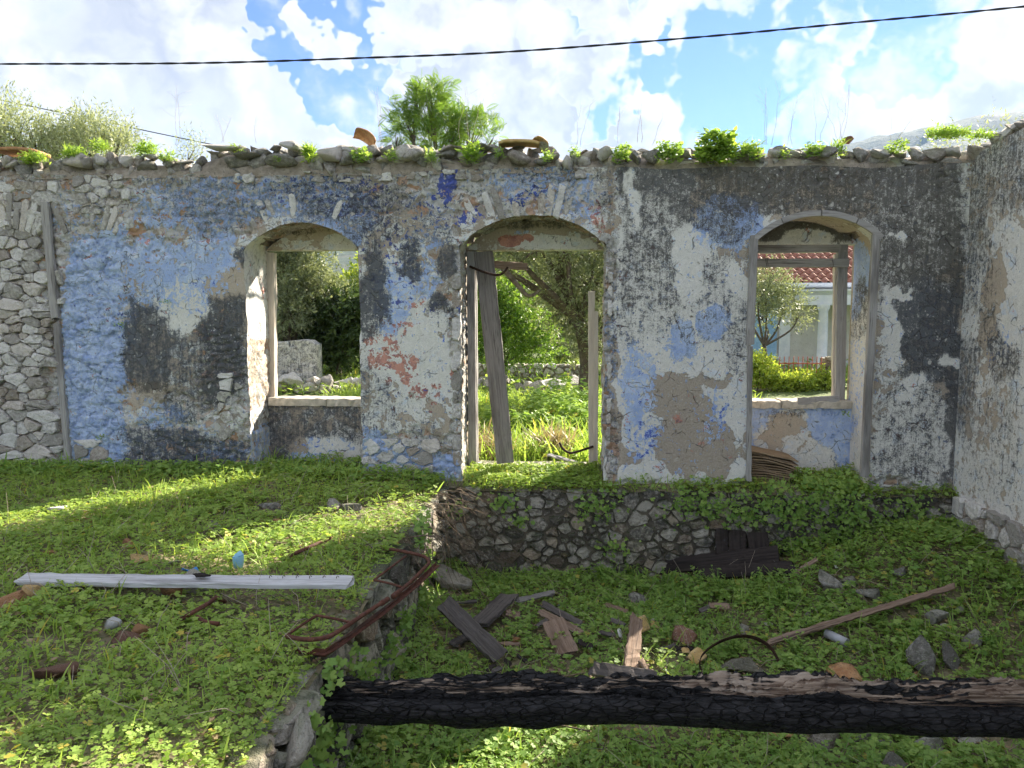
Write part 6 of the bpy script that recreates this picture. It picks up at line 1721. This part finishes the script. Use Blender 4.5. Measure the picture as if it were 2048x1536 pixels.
for i, (a, b, yy, rr, lab) in enumerate([(1512, 735, 7.35, 32, 'tall yellow green shrub at the left of the iron railing'), (1558, 768, 7.45, 20, 'yellow green shrub in the middle of the iron railing'), (1600, 770, 7.4, 18, 'low shrub right of the middle of the railing'), (1642, 764, 7.55, 18, 'shrub beside the stone gate pier')]):
    tree('garden_shrub', lab, gz(P(a, 775, y=yy)), .014, [L(a, b, yy, rr), L(a + 12, b + 8, yy, rr * .8), L(a - 14, b + 10, yy, rr * .8)], M_LIME, 3600, .06, 'oval', seed=30 + i, group='shrubs along the railing', cat='bush', per=8, twig=.2)
bgt = [(500, 14, 'dense tree behind the olive in the first window', M_OLIVE, 560, 90), (610, 17, 'tree in the middle distance of the first window', M_DARKBUSH, 610, 80), (720, 20, 'pale green tree closing the first window view', M_LIME, 590, 70), (930, 16, 'leafy tree behind the doorway at the left', M_FEATHER, 560, 90), (1030, 18, 'tall tree behind the lime shrub in the doorway', M_DARKBUSH, 540, 100), (1120, 15, 'leafy tree behind the doorway olive', M_OLIVE, 560, 90), (1210, 18, 'tree at the right behind the doorway olive', M_DARKBUSH, 560, 90), (820, 22, 'far tree hidden mostly by the pier', M_OLIVE, 560, 90)]
for i, (a, yy, lab, m_, b, rr) in enumerate(bgt):
    tree('background_tree', lab, gz(P(a, 700, y=yy)), .14, [L(a, b, yy, rr * .7), L(a - 40, b + 60, yy, rr * .6), L(a + 45, b + 55, yy, rr * .6), L(a, b + 110, yy, rr * .6), L(a + 20, b - 40, yy, rr * .5)], m_, 9000, .20, 'lance', seed=60 + i, group='trees beyond the field', per=8)

# outside grass and weeds seen through the openings
def out_d(x, y): return np.ones_like(x)
cover('field_weeds', 'bright grass and weeds behind the doorway', 26000, 201, (-4.5, 3.5, .8, 7.5), out_h, ['lobed', 'oval'], (.025, .05), .30, M_CLOVER, bare(9, .25, .45), 22000, (.12, .40), use_clear=False)
cover('far_weeds', 'green field beyond the rubble line', 14000, 202, (-8, 12, 7.5, 15), out_h, ['lobed', 'oval'], (.05, .09), .30, M_CLOVER, bare(9, .25, .45), 9000, (.15, .40), use_clear=False)
cover('doorway_weeds', 'dark broad leaved weeds growing just beyond the doorway', 9000, 203, (-1.1, .6, 2.6, 5.2), out_h, ['lobed', 'oval'], (.04, .075), .75, M_WEED, bare(19, .30, .5), 0, use_clear=False)
def dry_grass():
    r = np.random.default_rng(5); parts = []
    for (a, yy, k) in [(985, 1.2, 130), (1105, 1.4, 240), (960, 1.6, 60)]:
        p = P(a, 900, y=yy); x = p[0] + r.normal(0, .14, k); y = yy + r.normal(0, .14, k)
        parts.append(blades(k, r, x, y, out_h(x, y), r.uniform(.2, .46, k), .35))
    o = obj('dry_grass', leaf_mesh('dry_grass', parts), M_DRY, kind='stuff'); o['label'] = 'straw coloured dry grass just outside the doorway'
dry_grass()

# ================================================================== BEYOND THE WALL
def rubble_line():
    t = thing('rubble_wall', 'low line of tumbled field stones behind the openings', 'wall', gz(P(800, 760, y=8.4)))
    r = random.Random(3); loc = np.array(t.location)
    x0 = P(530, 780, y=8.4)[0]; x1 = P(1180, 780, y=8.4)[0]; k = 0
    x = x0
    while x < x1:
        s = r.uniform(.10, .24)
        for row in range(2):
            y = 8.4 + r.uniform(-.2, .2); z = float(out_h(np.array(x), np.array(y))) + .08 + row * r.uniform(.12, .2)
            rock('stone', M_STONE, np.array([x + r.uniform(-.1, .1), y, z]) - loc, (s * r.uniform(.8, 1.3), s, s * r.uniform(.6, .9)), 600 + k, t, tilt=.4); k += 1
        x += s * 1.4
rubble_line()
def stone_wall(name, label, a, b, y, pt, pb, n, seed, mat, thick=.4):
    p0 = P(a, pb, y=y); p1 = P(b, pt, y=y); z0 = -.1
    t = thing(name, label, 'wall', (p0[0], y, 0)); loc = np.array(t.location)
    obj('core', boxes_mesh('core', [(0, p1[0] - p0[0], .04, thick, z0, p1[2] - .05)]), M_MORTAR, t)
    stonework(t, 0, p1[0] - p0[0], z0, p1[2], n, seed, lambda u, v, d: (u, .03 - d, v), mat, None, .02, (.03, .07), .08, 1.3)
    return t
def stub():
    y = 9.0; a = P(515, 770, y=y); b = P(632, 682, y=y); nx, nz = 60, 44
    U, T = np.meshgrid(np.linspace(a[0], b[0], nx), np.linspace(0, 1, nz), indexing='ij')
    top = b[2] + .10 * (fbm(U * 3, U * 0, 5, 3) - .5) - .10 * sstep(U, b[0] - .2, b[0])
    Z = -.1 + (top + .1) * T
    fl = fl_const(U, .82, .05, .52, .75, T=.3); Y = y - relief(U, Z, fl[3] * 0 + .5) * 1.2
    V = np.stack([U, Y, Z], -1).reshape(-1, 3); n = len(V); Vb = V.copy(); Vb[:, 1] = y + .4
    ring = [i * nz for i in range(nx)] + [(nx - 1) * nz + j for j in range(1, nz)] + [i * nz + nz - 1 for i in range(nx - 2, -1, -1)] + [j for j in range(nz - 2, 0, -1)]
    Q = np.vstack([grid_faces(nx, nz), [(ring[i], n + ring[i], n + ring[(i + 1) % len(ring)], ring[(i + 1) % len(ring)]) for i in range(len(ring))]])
    c = np.array([a[0], y, 0.0])
    me = mesh_np('ruined_stub_wall', np.vstack([V, Vb]) - c, Q, True); set_fields(me, [np.tile(f.ravel(), 2) for f in fl])
    o = obj('ruined_stub_wall', me, M_WALL); o.location = c; tag(o, 'whitewashed stub of a ruined wall in the first window', 'wall')
stub()
stone_wall('boundary_wall', 'long grey boundary wall behind the doorway field', 940, 1175, 10.4, 727, 800, 70, 72, M_STONE)
stone_wall('gate_pier', 'square stone pier at the right end of the iron railing', 1647, 1672, 7.6, 712, 785, 12, 73, M_FOUND, .3)

M_HWALL = simple_noise_mat('house_plaster', (0.60, 0.58, 0.52), (0.70, 0.68, 0.62), 3, c2=(0.55, 0.53, 0.48))
M_HWHITE = simple_noise_mat('house_white_trim', (0.68, 0.72, 0.76), (0.80, 0.82, 0.84), 6)
M_SHUT = simple_noise_mat('blue_shutter', (0.30, 0.50, 0.72), (0.40, 0.60, 0.80), 12, .6)
M_ROOFT = simple_noise_mat('roof_tile_clay', (0.30, 0.125, 0.085), (0.46, 0.26, 0.19), 3, c2=(0.20, 0.10, 0.08))
M_FENCE = simple_noise_mat('red_oxide_iron', (0.30, 0.075, 0.04), (0.42, 0.13, 0.075), 20, .7)
def house():
    Y = 12.0
    x0 = P(1470, 600, y=Y)[0]; x1 = P(1475, 600, y=Y)[0] + 7.5
    zg = .2; ze = P(1600, 572, y=Y - .35)[2]
    t = thing('tiled_house', 'white single storey house with red tiled roof and blue shutters', 'house', (x0, Y, zg)); loc = np.array((x0, Y, zg))
    def bx(nm, a, mat, par=t):
        o = obj(nm, boxes_mesh(nm, [(a[0] - x0, a[1] - x0, a[2] - Y, a[3] - Y, a[4] - zg, a[5] - zg)]), mat, par); return o
    bx('wall', (x0, x1, Y, Y + 6, 0, ze + .15), M_HWALL)
    bx('plinth', (x0, x1, Y - .04, Y - .003, 0, P(1600, 722, y=Y)[2]), M_HWHITE)
    bx('corner_pilaster', (P(1558, 650, y=Y)[0], P(1580, 650, y=Y)[0], Y - .06, Y - .002, .0, ze), M_HWHITE)
    bx('cornice', (x0 - .1, x1, Y - .22, Y - .001, ze - .10, ze + .02), M_HWHITE)
    V, Q = tube('gutter', [(x0 - .2 - x0, -.42, ze + .02 - zg), (x1 - x0, -.42, ze + .02 - zg)], .06, 8); obj('gutter', mesh_py('gutter', V, Q, True), M_HWHITE, t)
    # porch: curved canopy on a column
    c0 = P(1608, 590, y=Y - 1.0)[0]; cz0 = P(1650, 610, y=Y - 1.0)[2]; cz1 = P(1650, 590, y=Y - 1.0)[2]
    V = []; n = 16
    for i in range(n + 1):
        a = math.pi / 2 * i / n; xx = c0 + 1.2 * (1 - math.cos(a)); yy = Y - .3 - .9 * math.sin(a)
        for z in (cz0, cz1, cz1 + .10, cz1 + .14): V.append((xx - x0 - (.06 if z > cz1 else 0), yy - Y - (.06 if z > cz1 else 0), z - zg))
    for z in (cz0, cz1, cz1 + .10, cz1 + .14): V.append((x1 - x0, -1.2 - (.06 if z > cz1 else 0), z - zg))
    m = 4; Q = [(i * m + j, (i + 1) * m + j, (i + 1) * m + j + 1, i * m + j + 1) for i in range(n + 1) for j in range(3)]
    k = len(V); V += [(c0 - x0, 0, cz1 + .14 - zg), (x1 - x0, 0, cz1 + .14 - zg), (c0 - x0, 0, cz0 - zg), (x1 - x0, 0, cz0 - zg)]
    Q.append(tuple([i * m + 3 for i in range(n + 2)] + [k + 1, k])); Q.append(tuple([i * m for i in range(n + 1, -1, -1)] + [k + 2, k + 3]))
    pc = obj('porch_canopy', mesh_py('porch_canopy', V, Q), M_HWHITE, t)
    cx0 = P(1636, 650, y=Y - 1.0)[0]; cx1 = P(1656, 650, y=Y - 1.0)[0]
    V = []; seg = 14; rr = (cx1 - cx0) / 2; prof = [(rr * 1.35, 0), (rr * 1.35, .12), (rr * 1.02, .16), (rr, 1.0), (rr * .9, cz0 - zg - .15), (rr * 1.25, cz0 - zg - .08), (rr * 1.25, cz0 - zg + .02)]
    for r_, z in prof:
        for j in range(seg): V.append(((cx0 + cx1) / 2 - x0 + r_ * math.cos(2 * math.pi * j / seg), -1.0 + r_ * math.sin(2 * math.pi * j / seg), z))
    Q = [(i * seg + j, i * seg + (j + 1) % seg, (i + 1) * seg + (j + 1) % seg, (i + 1) * seg + j) for i in range(len(prof) - 1) for j in range(seg)]
    obj('column', mesh_py('column', V, Q, True), M_HWHITE, t)
    # shutters
    sz0 = P(1530, 712, y=Y)[2]; sz1 = sz0 + 1.55
    for a, b in ((1500, 1526), (1527, 1554)):
        sa = P(a, 660, y=Y - .06)[0]; sb = P(b, 660, y=Y - .06)[0]
        s = bx('shutter', (sa, sb, Y - .075, Y - .045, sz0, sz1), M_SHUT)
        for c in (0, 1):
            u0 = sa + (sb - sa) * (.10 + .44 * c); u1 = u0 + (sb - sa) * .36
            for k in range(22):
                z = sz0 + .12 + k * .06
                o = obj('slat', boxes_mesh('slat', [(u0 - x0, u1 - x0, -.092, -.077, z - zg, z + .038 - zg)]), M_SHUT, s)
    bx('window_sill', (P(1498, 660, y=Y)[0], P(1558, 660, y=Y)[0], Y - .12, Y - .003, sz0 - .07, sz0 - .01), M_HWHITE)
    # roof
    rise = math.tan(math.radians(24)); d = 3.4
    V = [(-.25, -.38, ze + .05 - zg), (x1 - x0 + .2, -.38, ze + .05 - zg), (x1 - x0 + .2, d, ze + .05 + (d + .38) * rise - zg), (-.25, d, ze + .05 + (d + .38) * rise - zg), (x1 - x0 + .2, 6.4, ze + .05 - zg), (-.25, 6.4, ze + .05 - zg)]
    rf = obj('roof', mesh_py('roof', V, [(0, 1, 2, 3), (3, 2, 4, 5), (0, 3, 5), (1, 4, 2)]), M_ROOFT, t)
    # overlapping clay tiles
    tw, tlen = .215, .32; nx, ny = 8, 3; Vt = []
    for j in range(ny):
        for i in range(nx + 1):
            u = i / nx; zz = .055 * max(0, math.sin(math.pi * min(u / .55, 1))) if u < .55 else -.02 * math.sin(math.pi * (u - .55) / .45)
            Vt.append((u * tw * 1.05, j / (ny - 1) * tlen * 1.12, zz + .035 * (1 - j / (ny - 1))))
    kk = len(Vt); Vt += [(a, b, c - .016) for a, b, c in Vt]
    Qt = [(j * (nx + 1) + i, j * (nx + 1) + i + 1, (j + 1) * (nx + 1) + i + 1, (j + 1) * (nx + 1) + i) for j in range(ny - 1) for i in range(nx)]
    Qt += [(i, kk + i, kk + i + 1, i + 1) for i in range(nx)]
    tm = mesh_py('roof_tile', Vt, Qt, False); tm.materials.append(M_ROOFT)
    ang = math.atan(rise); n_t = 0
    for rrow in range(10):
        for c in range(29):
            s = rrow * tlen; xx = -.22 + c * tw
            o = obj('clay_tile', tm, None, rf)
            o.location = (xx + random.uniform(-.006, .006), -.40 + s * math.cos(ang), ze + .055 - zg + s * math.sin(ang) + random.uniform(0, .006)); o.rotation_euler = (ang, 0, random.uniform(-.02, .02)); n_t += 1
house()
def railing():
    Y = 7.5
    a = P(1490, 720, y=Y); b = P(1648, 720, y=Y); zb = P(1600, 777, y=Y)[2]; zt = P(1600, 727, y=Y)[2]; zs = P(1600, 716, y=Y)[2]
    t = thing('iron_railing', 'red painted iron railing in front of the tiled house', 'fence', (a[0], Y, zb - .05)); z0 = zb - .05
    obj('kerb', boxes_mesh('kerb', [(0, b[0] - a[0], -.08, .08, -.3, .05)]), M_SILL, t)
    for z in (zb + .05, zt):
        obj('rail', boxes_mesh('rail', [(0, b[0] - a[0], -.012, .012, z - .012 - z0, z + .012 - z0)]), M_FENCE, t)
    n = 17; V, Q = tube('bar', [(0, 0, .0), (0, 0, zs - z0)], .0085, 6); V = list(V); me = mesh_py('bar', V, Q, True); me.materials.append(M_FENCE)
    for k in range(n):
        o = obj('bar', me, None, t); o.location = ((b[0] - a[0]) * (k + .5) / n, 0, .03)
railing()

# ================================================================== HAZE
if HAZE:  # thin air between here and the mountain
    m = bpy.data.materials.new('thin_haze'); m.use_nodes = True; nt = m.node_tree
    for nd in list(nt.nodes): nt.nodes.remove(nd)
    pv = nt.nodes.new('ShaderNodeVolumePrincipled'); pv.inputs['Color'].default_value = (.40, .62, 1.0, 1); pv.inputs['Density'].default_value = HAZE; pv.inputs['Anisotropy'].default_value = .2
    ou = nt.nodes.new('ShaderNodeOutputMaterial'); nt.links.new(pv.outputs[0], ou.inputs['Volume'])
    o = obj('haze', boxes_mesh('haze', [(-1760, 1760, -1760, 1760, -2.4, 440)]), m, kind='stuff'); o['label'] = 'thin afternoon haze over the whole valley'
